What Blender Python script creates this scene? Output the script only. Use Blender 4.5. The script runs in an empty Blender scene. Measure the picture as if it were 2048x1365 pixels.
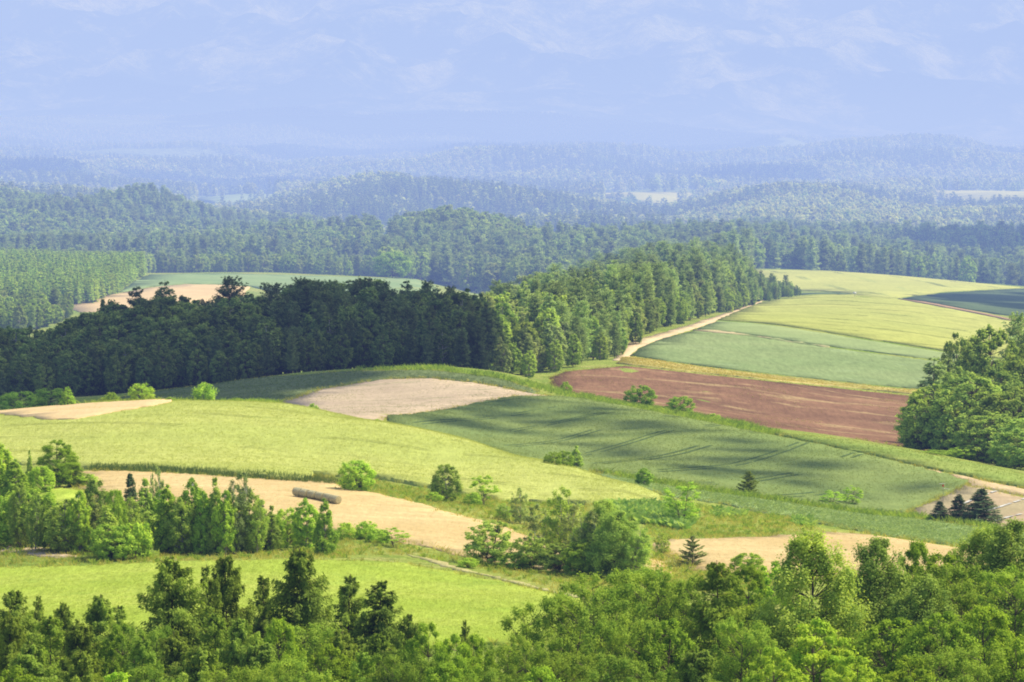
import bpy, math, random
import numpy as np
from mathutils import Vector
from mathutils.geometry import delaunay_2d_cdt

random.seed(7)
rng = np.random.default_rng(7)
scene = bpy.context.scene
COL = scene.collection
W_, H_, F_ = 2048.0, 1365.0, 7778.0       # reference frame and focal length in its pixels
HORIZON = 150.0
PITCH = math.atan((H_ / 2 - HORIZON) / F_)
CP, SP = math.cos(PITCH), math.sin(PITCH)

# ------------------------------------------------------------------ camera
cd = bpy.data.cameras.new("camera")
cam = bpy.data.objects.new("camera", cd)
COL.objects.link(cam)
cam.location = (0, 0, 0)
cam.rotation_euler = (math.pi / 2 - PITCH, 0, 0)
cd.sensor_width = 36.0
cd.lens = F_ / W_ * 36.0
cd.clip_start = 1.0
cd.clip_end = 200000.0
scene.camera = cam

# ------------------------------------------------------------------ survey helpers
def rayuw(u, v):
    """direction of a sight line as (sideways, downward) slopes times F_"""
    u = np.asarray(u, float); v = np.asarray(v, float)
    X = u - W_ / 2; Z = H_ / 2 - v
    y = F_ * CP + Z * SP
    z = Z * CP - F_ * SP
    return F_ * X / y, -F_ * z / y

# ------------------------------------------------------------------ the lie of the land: (distance, [(u, v) ...])
LEV = []
def lev(D, *uv):
    for u, v in uv: LEV.append((u, v, D))
def pts(*uvd):
    for u, D, v in uvd: LEV.append((u, v, D))
for u in (-900, 0, 1000, 2000, 2950):
    pts((u, 12, 2150), (u, 30, 2100), (u, 80, 2060), (u, 150, 1900), (u, 200, 1700))
lev(260, (-900,1530), (-300,1520), (500,1520), (1100,1500), (1600,1480), (2050,1450), (2500,1430), (2950,1430))
lev(310, (-900,1330), (-300,1330), (0,1320), (500,1320), (1000,1305), (1400,1295), (1800,1285), (2300,1280), (2950,1280))
lev(350, (-300,1225), (300,1220), (900,1225), (1400,1215), (2000,1205), (2600,1205))
lev(400, (-900,1145), (-300,1145), (0,1140), (300,1129), (600,1123), (850,1135), (1100,1150), (1300,1155), (1600,1150), (2048,1150), (2500,1155), (2950,1155))
lev(430, (-300,1095), (0,1080), (300,1078), (600,1075), (850,1085), (1100,1105), (1400,1112), (1700,1110), (2048,1125), (2500,1130))
lev(480, (-900,1010), (-300,1010), (0,1000), (300,985), (600,985), (850,1000), (1000,1020), (1300,1050), (1600,1065), (1900,1092), (2300,1110), (2950,1120))
lev(520, (-300,945), (0,950), (300,943), (600,953), (750,962), (900,980), (1100,998), (1320,1008), (1450,1022), (1650,1045), (1950,1080), (2300,1095))
lev(570, (0,890), (300,880), (600,890), (760,895), (900,915))
# brow of the barley hill and the dip behind it
pts((-900,650,870), (-300,640,850), (0,640,832), (180,650,815), (330,650,806), (560,640,815), (760,610,850), (920,590,885), (1100,560,932), (1250,530,978))
pts((-900,730,880), (0,720,848), (330,720,832), (560,720,832), (760,680,856), (920,650,890), (1100,600,940))
lev(560, (1250,970), (1480,1003), (1800,1045), (2048,1055), (2500,1080), (2950,1090))
lev(600, (1300,958), (1480,985), (1650,1005), (1800,1022), (2048,1010), (2500,1050))
pts((1100,640,918), (1100,700,870), (1050,780,790), (900,750,808), (760,700,835), (760,770,800), (620,700,832), (620,780,795), (400,780,803), (200,790,808))
pts((0,800,815), (-300,800,820), (-900,800,830))
# ridge with the rough grass strip and the ground dropping away behind it
pts((600,860,745), (700,850,738), (860,850,733), (1000,835,750), (1150,795,790), (1300,775,818), (1500,745,850), (1790,710,893), (1900,690,915), (2048,665,947), (2300,640,990), (2950,640,1010))
pts((1330,730,835), (1500,700,868), (1650,670,895), (1850,640,936), (2048,630,970))
pts((1050,850,757), (1200,830,806), (1500,800,862), (1790,790,893), (2048,760,932), (2400,760,960), (2950,780,960))
pts((1140,900,785), (1140,960,748), (1250,990,734), (1500,940,790), (1500,1005,755), (1790,920,838), (1800,1020,790), (2048,940,850), (2048,1020,800), (2950,1020,800))
pts((450,880,765), (200,890,790), (0,890,797), (-300,890,797), (700,890,741), (930,895,742), (-900,890,800))
# slope with the striped fields
pts((1250,1060,716), (1400,1055,732), (1600,1050,755), (1810,1045,780), (2300,1045,790))
pts((1300,1150,682), (1420,1280,641), (1640,1230,664), (1700,1180,690), (1870,1180,704), (2048,1180,722), (2500,1180,730), (2950,1180,730))
pts((1520,1500,605), (1640,1560,588), (1750,1560,592), (1880,1500,613), (2030,1450,641), (2300,1450,655), (2950,1450,660))
pts((1640,1370,630), (1800,1350,645), (1900,1300,672))
pts((1640,1650,591), (1520,1650,597), (1800,1610,597), (2048,1500,635), (2048,1800,582), (2400,1800,590))
pts((1500,1950,540), (1640,1950,541), (1800,1950,552), (2040,1950,574), (2300,1950,590), (2950,1950,600), (1600,1800,562), (1800,1780,572))
pts((1500,2120,556), (1640,2120,558), (2040,2120,595), (2500,2120,610))
# wooded hill in the middle
pts((1100,950,757), (1000,960,747), (1100,1150,697), (1230,1075,722), (1300,1300,640), (1300,1600,582), (1450,1300,638), (1400,1700,574), (1200,1500,618), (1050,1400,648), (1000,1200,690), (950,1100,715), (1600,1560,592))
pts((1300,1850,590), (1100,1700,620), (1000,1600,640))
# hollow behind the shaded wood, fields beyond
pts((450,1000,765), (450,1200,745), (0,1100,770), (0,1300,715), (800,1100,730), (800,1400,675), (-900,1200,740), (700,1200,720))
pts((100,1500,645), (350,1650,588), (290,1780,556), (560,1900,549), (830,1900,560), (420,1760,562), (180,1600,612), (600,1700,588), (850,1700,592))
pts((0,1600,615), (0,1780,560), (250,1770,562), (-300,1700,590), (-900,1700,590))
pts((560,1980,546), (300,1980,548), (830,1990,558), (0,2000,536), (-300,2000,536), (-900,2000,545))
pts((300,2100,552), (600,2100,555), (0,2200,535))
pts((0,2300,528), (300,2300,526), (600,2300,532), (150,2600,480), (500,2600,500), (0,3000,406), (290,2950,426), (420,2950,464), (600,2900,478), (740,2700,503), (-400,2900,430), (-900,2900,450), (160,2950,450))
pts((900,2000,582), (800,2000,560), (900,2300,468), (1000,2200,520), (1150,2300,512), (1300,2300,515), (1450,2300,525), (1100,2100,550), (1300,2050,565), (800,2250,520))
lev(2600, (900,520), (1150,515), (1300,520), (1500,515), (1700,512), (2300,530))
pts((1950,2800,497), (2200,2800,500), (2950,2800,520), (1700,2750,505))
pts((1640,3000,505), (1300,3000,505), (900,3000,480), (2000,3100,500))
# far hills
pts((1640,4000,398), (1760,3950,420), (1300,4200,450), (1250,3600,460), (1900,3800,450), (1500,3400,470), (2048,3500,465), (2500,3600,470), (2950,3600,470), (1450,4100,418))
pts((760,4200,376), (500,4000,440), (1000,4200,412), (1120,4100,428), (640,3500,462), (900,3400,465), (300,3700,442), (0,3600,430), (-400,3600,440), (-900,3600,450), (350,3200,460))
lev(4600, (-900,405), (-300,402), (0,398), (300,412), (470,414), (760,405), (1000,408), (1300,414), (1640,415), (1900,412), (2100,412), (2400,408), (2950,402))
lev(5300, (-900,385), (0,372), (300,390), (470,391), (760,392), (1300,386), (1640,398), (1900,384), (2048,386), (2950,390))
lev(5600, (470,398), (1300,394), (1950,392))
pts((60,5700,358), (350,6800,340), (250,6300,358), (800,7600,326), (600,7200,340), (1080,8000,313), (1400,7800,330), (1800,7500,330), (2100,7500,335), (1550,5900,370), (0,7000,330), (-500,7000,335), (2600,7500,335), (-900,7000,335), (2950,7500,335))
lev(6300, (600,370), (900,362), (1200,356), (1500,355), (1800,356), (2200,358))
lev(9000, (-900,318), (-300,310), (0,300), (300,322), (600,318), (900,330), (1100,322), (1400,325), (1800,318), (2200,322), (2950,322))
pts((1540,9800,283), (1430,9800,300), (1640,9800,301), (1540,11200,300))
lev(12000, (-900,285), (-300,275), (0,268), (300,282), (600,285), (900,290), (1200,300), (1500,304), (1800,300), (2200,308), (2950,308))
pts((-900,16000,240), (0,15000,246), (300,15500,242), (560,16000,234), (760,16000,232), (950,16000,238), (1200,15500,250), (1480,15000,273), (1800,15000,290), (2048,15000,302), (2400,15000,308), (2950,15000,308))
lev(18500, (-900,250), (0,250), (300,245), (560,242), (950,246), (1300,262), (1700,290), (2048,306), (2950,312))
lev(24000, (-900,185), (0,180), (400,195), (700,180), (1000,175), (1300,200), (1600,205), (2048,190), (2950,190))
lev(31000, (-900,95), (0,100), (500,80), (1000,70), (1500,85), (2048,90), (2950,90))
lev(40000, (-900,-70), (0,-80), (500,-60), (1000,-90), (1500,-60), (2048,-80), (2950,-80))
lev(52000, (-900,-330), (0,-340), (1000,-360), (2048,-330), (2950,-330))

A = np.array(LEV, float)
cu, cw = rayuw(A[:, 0], A[:, 1])
ct = np.log(A[:, 2])
KA, KB = 1 / 450.0, 4.5
P = np.stack([cu * KA, ct * KB], 1)
def kern(r2):
    return np.where(r2 > 1e-12, 0.5 * r2 * np.log(np.maximum(r2, 1e-12)), 0.0)
n = len(P)
d2 = ((P[:, None] - P[None]) ** 2).sum(2)
K = kern(d2) + np.eye(n) * 2e-3
Q = np.hstack([np.ones((n, 1)), P])
M = np.block([[K, Q], [Q.T, np.zeros((3, 3))]])
sol = np.linalg.solve(M, np.concatenate([cw, np.zeros(3)]))
GU = np.arange(-2010.0, 2026.0, 15.0)
GT = np.linspace(math.log(12.0), math.log(52000.0), 950)
gu, gt = np.meshgrid(GU, GT, indexing='ij')
qp = np.stack([gu.ravel() * KA, gt.ravel() * KB], 1)
gw = np.empty(len(qp))
for i in range(0, len(qp), 20000):
    q = qp[i:i + 20000]
    r2 = ((q[:, None] - P[None]) ** 2).sum(2)
    gw[i:i + 20000] = kern(r2) @ sol[:n] + sol[n] + q @ sol[n + 1:]
gw = gw.reshape(gu.shape)
# small swells, gullies on the mountain
gy = np.exp(gt); gx = gu / F_ * gy
def swell(x, y, lam, seed, k=7):
    r = np.random.default_rng(seed); out = 0
    for i in range(k):
        a = r.uniform(0, math.tau); l = lam * r.uniform(.6, 1.6)
        out = out + np.sin((x * math.cos(a) + y * math.sin(a)) * math.tau / l + r.uniform(0, 6.28))
    return out / math.sqrt(k)
dz = 0.16 * swell(gx, gy, 38, 1) * np.clip((gy - 60) / 200, 0, 1) + 0.3 * swell(gx, gy, 90, 2) * np.clip((gy - 300) / 600, 0, 1)
dz += 5.0 * swell(gx, gy * .8, 300, 3) * np.clip((gy - 2150) / 500, 0, 1) + (1 - np.exp(-((gy - 4950) / 750) ** 2)) * 13.0 * swell(gx, gy * .7, 520, 9) * np.clip((gy - 2700) / 2000, 0, 1)
dz += 16.0 * swell(gx, gy * .7, 950, 4) * np.clip((gy - 5400) / 2500, 0, 1) * np.clip((19000 - gy) / 6000, .3, 1)
rid = 1 - np.abs(swell(gx + 0.2 * gy, gy * 0.35, 2600, 5, 5)) ; rid2 = 1 - np.abs(swell(gx - 0.3 * gy, gy * 0.4, 900, 6, 5))
dz += (190 * rid + 85 * rid2 - 130) * np.clip((gy - 19000) / 9000, 0, 1)
gw = gw - dz * F_ / gy
GW = gw

def wat(uu, tt):
    uu = np.asarray(uu, float); tt = np.asarray(tt, float)
    a = np.clip((uu - GU[0]) / (GU[1] - GU[0]), 0, len(GU) - 1.001); b = np.clip((tt - GT[0]) / (GT[1] - GT[0]), 0, len(GT) - 1.001)
    i = a.astype(int); j = b.astype(int); fa = a - i; fb = b - j
    return (GW[i, j] * (1 - fa) * (1 - fb) + GW[i + 1, j] * fa * (1 - fb) + GW[i, j + 1] * (1 - fa) * fb + GW[i + 1, j + 1] * fa * fb)
def ground_z(x, y):
    x = np.asarray(x, float); y = np.asarray(y, float)
    return -wat(x / y * F_, np.log(y)) * y / F_
def on_ground(u, D):
    """point of the ground at distance D in the direction u"""
    uu = float(rayuw(u, 600)[0]); x = uu / F_ * D
    return np.array([x, D, float(ground_z(x, D))])
def hit(u, v, Dmin, Dmax):
    """where a sight line meets the ground between two distances"""
    uu, ww = rayuw(u, v); uu = float(uu); ww = float(ww)
    tt = np.linspace(math.log(Dmin), math.log(Dmax), 700)
    g = wat(np.full(700, uu), tt) - ww
    k = np.nonzero((g[:-1] > 0) & (g[1:] <= 0))[0]
    if len(k):
        i = k[0]; t = tt[i] + (tt[i + 1] - tt[i]) * g[i] / (g[i] - g[i + 1])
    else:
        t = tt[int(np.argmin(np.abs(g)))]
    D = math.exp(t)
    return np.array([uu / F_ * D, D, float(ground_z(uu / F_ * D, D))])
# sight horizon of the bare land (smallest downward slope up to each distance)
RUNMIN = np.minimum.accumulate(np.where(gy < 150, 1e9, GW), axis=1)
def seen(x, y, z, slack=0.0):
    """whether a point clears the land in front of it"""
    uu = x / y * F_; ww = -z / y * F_
    i = np.clip(np.round((uu - GU[0]) / 15.0), 0, len(GU) - 1).astype(int); j = np.clip((np.log(y) - GT[0]) / (GT[1] - GT[0]) - 1.5, 0, len(GT) - 1).astype(int)
    return ww < RUNMIN[i, j] + slack

# ------------------------------------------------------------------ materials
class N:
    def __init__(s, name):
        s.m = bpy.data.materials.new(name); s.m.use_nodes = True
        s.t = s.m.node_tree; s.t.nodes.clear(); s.out = s.t.nodes.new('ShaderNodeOutputMaterial')
    def n(s, kind, **kw):
        nd = s.t.nodes.new('ShaderNode' + kind)
        for k, v in kw.items():
            if k.startswith('_'): setattr(nd, k[1:], v)
        return nd
    def set(s, sock, v):
        if hasattr(v, 'node'): s.t.links.new(v, sock)
        elif isinstance(v, (tuple, list)) and len(v) == 3 and sock.type == 'RGBA': sock.default_value = (*v, 1)
        else: sock.default_value = v
    def math(s, op, a, b=None, c=None, clamp=False):
        nd = s.n('Math', _operation=op, _use_clamp=clamp)
        for i, v in enumerate((a, b, c)):
            if v is not None: s.set(nd.inputs[i], v)
        return nd.outputs[0]
    def mix(s, f, a, b, mode='MIX'):
        nd = s.n('Mix', _data_type='RGBA', _blend_type=mode); nd.clamp_factor = True
        s.set(nd.inputs['Factor'], f); s.set(nd.inputs[6], a); s.set(nd.inputs[7], b)
        return nd.outputs[2]
    def pos(s):
        if not hasattr(s, '_p'): s._p = s.n('NewGeometry').outputs['Position']
        return s._p
    def noise(s, scale, detail=3.0, rough=.55, vec=None, stretch=None, dist=0.0):
        v = vec or s.pos()
        if stretch:
            mp = s.n('Mapping'); s.set(mp.inputs['Vector'], v); mp.inputs['Rotation'].default_value = (0, 0, stretch[0]); mp.inputs['Scale'].default_value = (stretch[1], stretch[2], 1)
            v = mp.outputs[0]
        nd = s.n('TexNoise'); s.set(nd.inputs['Vector'], v); nd.inputs['Scale'].default_value = scale; nd.inputs['Detail'].default_value = detail; nd.inputs['Roughness'].default_value = rough; nd.inputs['Distortion'].default_value = dist
        return nd.outputs[0]
    def ramp(s, f, lo, hi):
        nd = s.n('MapRange', _clamp=True, _interpolation_type='SMOOTHSTEP'); s.set(nd.inputs[0], f); nd.inputs[1].default_value = lo; nd.inputs[2].default_value = hi
        return nd.outputs[0]
    def bump(s, h, strength, dist):
        nd = s.n('Bump'); nd.inputs['Strength'].default_value = strength; nd.inputs['Distance'].default_value = dist; s.set(nd.inputs['Height'], h)
        return nd.outputs[0]
    def diffuse(s, col, nrm=None):
        d = s.n('BsdfDiffuse'); s.set(d.inputs['Color'], col)
        if nrm: s.set(d.inputs['Normal'], nrm)
        s.t.links.new(d.outputs[0], s.out.inputs[0]); return s.m

def direction(a, b, Dmin, Dmax):
    p = hit(*a, Dmin, Dmax); q = hit(*b, Dmin, Dmax)
    return math.atan2(q[1] - p[1], q[0] - p[0])

def field_mat(name, c1, c2, ang=0.0, big=.02, streak=None, tram=None, rows=None, patch=None, grain=.35, gscale=1.6, bstr=.5, bdist=.3, fade=None):
    """a crop or soil: slow variation c1-c2, streaks along the drilling direction, wheel tracks, rows, patches"""
    s = N(name)
    col = s.mix(s.ramp(s.noise(big, 4), .32, .68), c1, c2)
    if streak:
        st = s.noise(1.0, 3, .6, stretch=(-ang, streak[0], streak[1]))
        col = s.mix(s.math('MULTIPLY', s.ramp(st, .35, .7), streak[2]), col, tuple(x * streak[3] for x in c1))
    if patch:
        col = s.mix(s.math('MULTIPLY', s.ramp(s.noise(patch[0], 5, .65, stretch=(-ang, patch[4], 1) if len(patch) > 4 else None), patch[1], patch[1] + .12), patch[2]), col, patch[3])
    sx = s.n('SeparateXYZ'); s.set(sx.inputs[0], s.pos())
    d = s.math('ADD', s.math('MULTIPLY', sx.outputs[0], -math.sin(ang)), s.math('MULTIPLY', sx.outputs[1], math.cos(ang)))
    wob = s.noise(.03, 2)
    d = s.math('ADD', d, s.math('MULTIPLY', wob, 5.0))
    h = s.noise(gscale, 4, .7, stretch=(0.0, 1.0, .16))
    if rows:
        w = s.math('SINE', s.math('MULTIPLY', d, math.tau / rows[0]))
        col = s.mix(s.math('MULTIPLY', s.ramp(w, -.3, .6), rows[1]), col, rows[2])
    if tram:
        fr = s.math('MULTIPLY', s.math('FRACT', s.math('DIVIDE', d, tram[0])), tram[0])
        t1 = s.math('SUBTRACT', 1.0, s.ramp(s.math('ABSOLUTE', s.math('SUBTRACT', fr, 2.0)), .18, tram[3]))
        t2 = s.math('SUBTRACT', 1.0, s.ramp(s.math('ABSOLUTE', s.math('SUBTRACT', fr, 2.0 + tram[4])), .18, tram[3]))
        brk = s.ramp(s.noise(.045, 3), .36, .58)
        col = s.mix(s.math('MULTIPLY', s.math('MULTIPLY', s.math('MAXIMUM', t1, t2), tram[1]), brk), col, tram[2])
    g = s.math('MULTIPLY_ADD', s.math('SUBTRACT', h, .5), grain * 3.2, 1.0)
    g2 = s.math('MULTIPLY_ADD', s.math('SUBTRACT', s.noise(gscale * .22, 3, .6, stretch=(0.0, 1.0, .3)), .5), grain * 1.6, 1.0)
    cb = s.n('CombineColor'); gg = s.math('MAXIMUM', s.math('MULTIPLY', g, g2), .25)
    for i in range(3): s.set(cb.inputs[i], gg)
    col = s.mix(1.0, col, cb.outputs[0], 'MULTIPLY')
    return s.diffuse(col, s.bump(h, bstr, bdist))

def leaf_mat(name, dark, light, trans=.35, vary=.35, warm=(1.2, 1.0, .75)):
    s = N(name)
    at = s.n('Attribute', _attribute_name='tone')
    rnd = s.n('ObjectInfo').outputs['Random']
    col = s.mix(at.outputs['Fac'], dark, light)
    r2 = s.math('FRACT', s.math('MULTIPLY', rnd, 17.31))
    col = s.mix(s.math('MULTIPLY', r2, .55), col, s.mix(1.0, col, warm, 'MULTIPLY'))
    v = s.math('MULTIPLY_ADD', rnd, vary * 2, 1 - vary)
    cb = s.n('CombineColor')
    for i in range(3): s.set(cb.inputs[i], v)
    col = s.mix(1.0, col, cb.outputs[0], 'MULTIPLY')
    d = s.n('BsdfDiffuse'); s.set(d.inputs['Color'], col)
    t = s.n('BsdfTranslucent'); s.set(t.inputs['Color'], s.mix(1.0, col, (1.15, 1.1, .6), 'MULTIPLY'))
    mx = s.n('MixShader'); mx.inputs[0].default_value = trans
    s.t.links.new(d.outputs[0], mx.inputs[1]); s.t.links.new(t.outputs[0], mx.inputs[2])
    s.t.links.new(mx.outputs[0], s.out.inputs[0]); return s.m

def bark_mat(name, a, b):
    s = N(name); tc = s.n('TexCoord').outputs['Object']
    nz = s.noise(3.0, 5, .7, vec=tc)
    return s.diffuse(s.mix(s.ramp(nz, .35, .65), a, b), s.bump(nz, .6, .05))

# ------------------------------------------------------------------ mesh helpers
def mesh_np(name, verts, faces, mats, tone=None, midx=None, smooth=False):
    """verts (n,3); faces list of (k, arr) blocks with k corners"""
    me = bpy.data.meshes.new(name)
    verts = np.asarray(verts, np.float32)
    me.vertices.add(len(verts)); me.vertices.foreach_set('co', verts.ravel())
    loops = np.concatenate([f.ravel() for f in faces]).astype(np.int32)
    tot = np.concatenate([np.full(len(f), f.shape[1], np.int32) for f in faces])
    start = np.concatenate([[0], np.cumsum(tot)[:-1]]).astype(np.int32)
    me.loops.add(len(loops)); me.loops.foreach_set('vertex_index', loops)
    me.polygons.add(len(tot)); me.polygons.foreach_set('loop_start', start); me.polygons.foreach_set('loop_total', tot)
    for m in (mats if isinstance(mats, (list, tuple)) else [mats]): me.materials.append(m)
    if midx is not None: me.polygons.foreach_set('material_index', np.asarray(midx, np.int32))
    if smooth: me.polygons.foreach_set('use_smooth', np.ones(len(tot), bool))
    if tone is not None:
        at = me.attributes.new('tone', 'FLOAT', 'POINT'); at.data.foreach_set('value', np.asarray(tone, np.float32))
    me.update(calc_edges=True); me.validate()
    return me
def link(name, me, parent=None, **props):
    o = bpy.data.objects.new(name, me); COL.objects.link(o)
    if parent: o.parent = parent
    for k, v in props.items():
        if v is not None: o[k] = v
    return o

class Wood:
    """tapered limbs as tubes"""
    def __init__(s): s.v = []; s.f = []; s.n = 0
    def tube(s, path, r0, r1, sides=5):
        path = np.asarray(path, float); k = len(path)
        d = np.gradient(path, axis=0); d /= np.linalg.norm(d, axis=1)[:, None] + 1e-9
        ref = np.where(np.abs(d[:, 2:3]) > .9, [[1., 0, 0]], [[0., 0, 1]])
        a = np.cross(d, ref); a /= np.linalg.norm(a, axis=1)[:, None] + 1e-9; b = np.cross(d, a)
        r = np.linspace(r0, r1, k)[:, None, None]; th = np.arange(sides) * math.tau / sides
        ring = path[:, None] + r * (a[:, None] * np.cos(th)[None, :, None] + b[:, None] * np.sin(th)[None, :, None])
        s.v.append(ring.reshape(-1, 3))
        i = np.arange(k - 1)[:, None] * sides; j = np.arange(sides)[None]; j2 = (j + 1) % sides
        s.f.append((np.stack([i + j, i + j2, i + sides + j2, i + sides + j], -1).reshape(-1, 4)) + s.n)
        s.n += k * sides
    def mesh(s, name, mat): return mesh_np(name, np.concatenate(s.v), [np.concatenate(s.f)], mat, smooth=True)
class Leaves:
    def __init__(s): s.v = []; s.t = []; s.n = 0
    def add(s, c, axis, nrm, ln, wd, tone):
        axis = axis / (np.linalg.norm(axis, axis=1)[:, None] + 1e-9)
        b = np.cross(axis, nrm); b /= np.linalg.norm(b, axis=1)[:, None] + 1e-9
        ln = np.asarray(ln).reshape(-1, 1); wd = np.asarray(wd).reshape(-1, 1)
        q = np.stack([c - axis * ln / 2, c + b * wd / 2 + axis * ln * .08, c + axis * ln / 2, c - b * wd / 2 + axis * ln * .08], 1)
        s.v.append(q.reshape(-1, 3)); s.t.append(np.repeat(tone, 4)); s.n += len(c)
    def mesh(s, name, mat):
        f = np.arange(s.n * 4).reshape(-1, 4)
        return mesh_np(name, np.concatenate(s.v), [f], mat, tone=np.clip(np.concatenate(s.t), 0, 1))
def unit(r, n):
    v = r.normal(size=(n, 3)); return v / np.linalg.norm(v, axis=1)[:, None]
# ------------------------------------------------------------------ tree builders (all normalised to their real height in metres)
BARK = bark_mat('bark', (.10, .075, .055), (.19, .155, .12))
BARK_PALE = bark_mat('pale_bark', (.30, .27, .23), (.55, .52, .47))
BARK_RED = bark_mat('red_bark', (.13, .085, .06), (.22, .15, .11))

def broadleaf(name, seed, h, r, zb, nclump, nleaf, leaf, prof, mats, rc=(.2, .36), flat=.75, stems=1, lean=.03, bark=BARK, openness=.45, limb=1.0, hang=0.0):
    R = np.random.default_rng(seed); wd = Wood(); lv = Leaves()
    trunks = []
    for k in range(stems):
        a = R.uniform(0, math.tau); off = (0 if stems == 1 else .05 * h * R.uniform(.4, 1)); sp = (lean if stems == 1 else .12 + .1 * R.random()) * h
        t = np.linspace(0, 1, 9); top = .9 * h * (1 if k == 0 else R.uniform(.7, .95))
        path = np.stack([math.cos(a) * (off + sp * t ** 1.4) + .012 * h * np.sin(t * 7 + a) * t, math.sin(a) * (off + sp * t ** 1.4) + .012 * h * np.cos(t * 6 + a) * t, -0.04 * h + t * (top + .04 * h)], 1)
        wd.tube(path, (.014 if stems == 1 else .010) * h * limb, .003 * h, 6); trunks.append(path)
    zr = R.random(nclump * 3); w = np.array([prof(z) for z in zr]); zr = zr[R.random(len(zr)) < w / w.max()][:nclump]
    for z in zr:
        pr = prof(z); a = R.uniform(0, math.tau); rho = pr * r * (openness + (1 - openness) * math.sqrt(R.random()))
        c = np.array([math.cos(a) * rho, math.sin(a) * rho, zb + z * (h - zb)])
        tr = trunks[R.integers(len(trunks))]
        crr = r * R.uniform(*rc) * (.6 + .4 * pr)
        c[2] = min(c[2], h - crr * flat * .6)
        zs = max(.1 * h, c[2] - rho * R.uniform(.5, 1.1)); i = int(np.argmin(np.abs(tr[:, 2] - zs))); p0 = tr[i]
        c[:2] += tr[min(int(z * 8), 8), :2] * .7
        t = np.linspace(0, 1, 5)[:, None]; mid = (p0 + c) / 2 + np.array([0, 0, -.06 * np.linalg.norm(c - p0)]) + R.normal(size=3) * .03 * r
        wd.tube((1 - t) ** 2 * p0 + 2 * t * (1 - t) * mid + t ** 2 * c, max((.0028 if h > 8.5 else .004) * h * limb, .01), .0008 * h, 4)
        m = int(nleaf * R.uniform(.6, 1.3)); d = unit(R, m); d[:, 2] = np.abs(d[:, 2]) * np.where(R.random(m) < .66, 1, -1)
        rr = np.abs(R.normal(size=m)) * .38 + .45 * R.random(m) ** .5
        pos = c + d * (crr * rr)[:, None] * np.array([1, 1, flat])
        if hang: pos[:, 2] -= hang * crr * R.random(m) ** 2
        out = c - np.array([0, 0, zb + .35 * (h - zb)]); out /= np.linalg.norm(out) + 1e-6
        nrm = d * .75 + out * .3 + np.array([0, 0, .35]) + R.normal(size=(m, 3)) * .42
        ax = R.normal(size=(m, 3)) + np.array([0, 0, -.5 - hang])
        ax -= nrm * ((ax * nrm).sum(1) / ((nrm * nrm).sum(1) + 1e-6))[:, None]
        sz = leaf * R.uniform(.65, 1.35, m)
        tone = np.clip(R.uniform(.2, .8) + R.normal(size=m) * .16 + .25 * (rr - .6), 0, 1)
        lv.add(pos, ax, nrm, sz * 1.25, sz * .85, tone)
    return wd.mesh(name + '_trunk', bark), lv.mesh(name + '_crown', mats)

def conifer(name, seed, h, r, zb, nbr, nspr, spray, mats, taper=.8, up=.0, droop=.35, hang=.3, width=.22, ragged=.35, bark=BARK_RED, trunkr=.012, lean=0.0, gap=0.0):
    R = np.random.default_rng(seed); wd = Wood(); lv = Leaves()
    t = np.linspace(0, 1, 10); a0 = R.uniform(0, 6.28)
    path = np.stack([lean * h * t ** 2 * math.cos(a0) + .006 * h * np.sin(5 * t + a0) * t, lean * h * t ** 2 * math.sin(a0) + .006 * h * np.cos(4 * t) * t, -.04 * h + 1.04 * h * t], 1)
    wd.tube(path, trunkr * h, .0015 * h, 6)
    zr = np.sort(R.random(nbr)) ** .92
    ang = np.cumsum(R.uniform(1.6, 3.2, nbr))
    for z, a in zip(zr, ang):
        if gap and R.random() < gap: continue
        zz = zb + z * (h * .985 - zb)
        L = r * ((1 - z) ** taper) * R.uniform(1 - ragged, 1 + ragged * .55) + .02 * h
        if z < .12: L *= .75 + z * 2
        p0 = np.array([np.interp(zz, path[:, 2], path[:, 0]), np.interp(zz, path[:, 2], path[:, 1]), zz])
        d = np.array([math.cos(a), math.sin(a), 0]); side = np.array([-d[1], d[0], 0])
        u0 = up + R.normal() * .12 + .25 * z; dr = droop * R.uniform(.6, 1.4) * (1 - .6 * z)
        def at(s_): return p0 + d * (L * s_)[:, None] + np.array([0, 0, 1.0]) * (L * (u0 * s_ - dr * s_ ** 2 + .12 * s_ ** 4))[:, None]
        s5 = np.linspace(0, 1, 5); wd.tube(at(s5), max(.0028 * h * (1 - .6 * z), .008), .0008 * h, 4)
        m = max(6, int(nspr * (.25 + .75 * L / r) * R.uniform(.75, 1.2)))
        s_ = .1 + .92 * R.random(m) ** .75
        lat = R.normal(size=m) * width * L * (1.05 - .75 * s_) * np.minimum(1, s_ * 3)
        pos = at(s_) + side * lat[:, None]; hg = R.random(m) ** 1.6 * hang * (.5 + L * .12)
        pos[:, 2] -= hg; pos += R.normal(size=(m, 3)) * .035 * L
        sl = u0 - 2 * dr * s_
        ax = d * .9 + side * (np.sign(lat) * R.uniform(.1, 1.0, m))[:, None] + np.array([0, 0, 1.0]) * (sl - hang * R.uniform(.3, 1.6, m))[:, None] + R.normal(size=(m, 3)) * .3
        nrm = np.array([0, 0, 1.0]) + d * .45 + R.normal(size=(m, 3)) * .5
        sz = spray * R.uniform(.6, 1.4, m) * (.75 + .25 * (1 - z))
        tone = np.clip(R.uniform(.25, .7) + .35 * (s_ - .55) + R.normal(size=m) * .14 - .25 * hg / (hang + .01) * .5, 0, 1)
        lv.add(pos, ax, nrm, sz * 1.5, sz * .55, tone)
    return wd.mesh(name + '_trunk', bark), lv.mesh(name + '_crown', mats)

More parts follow.
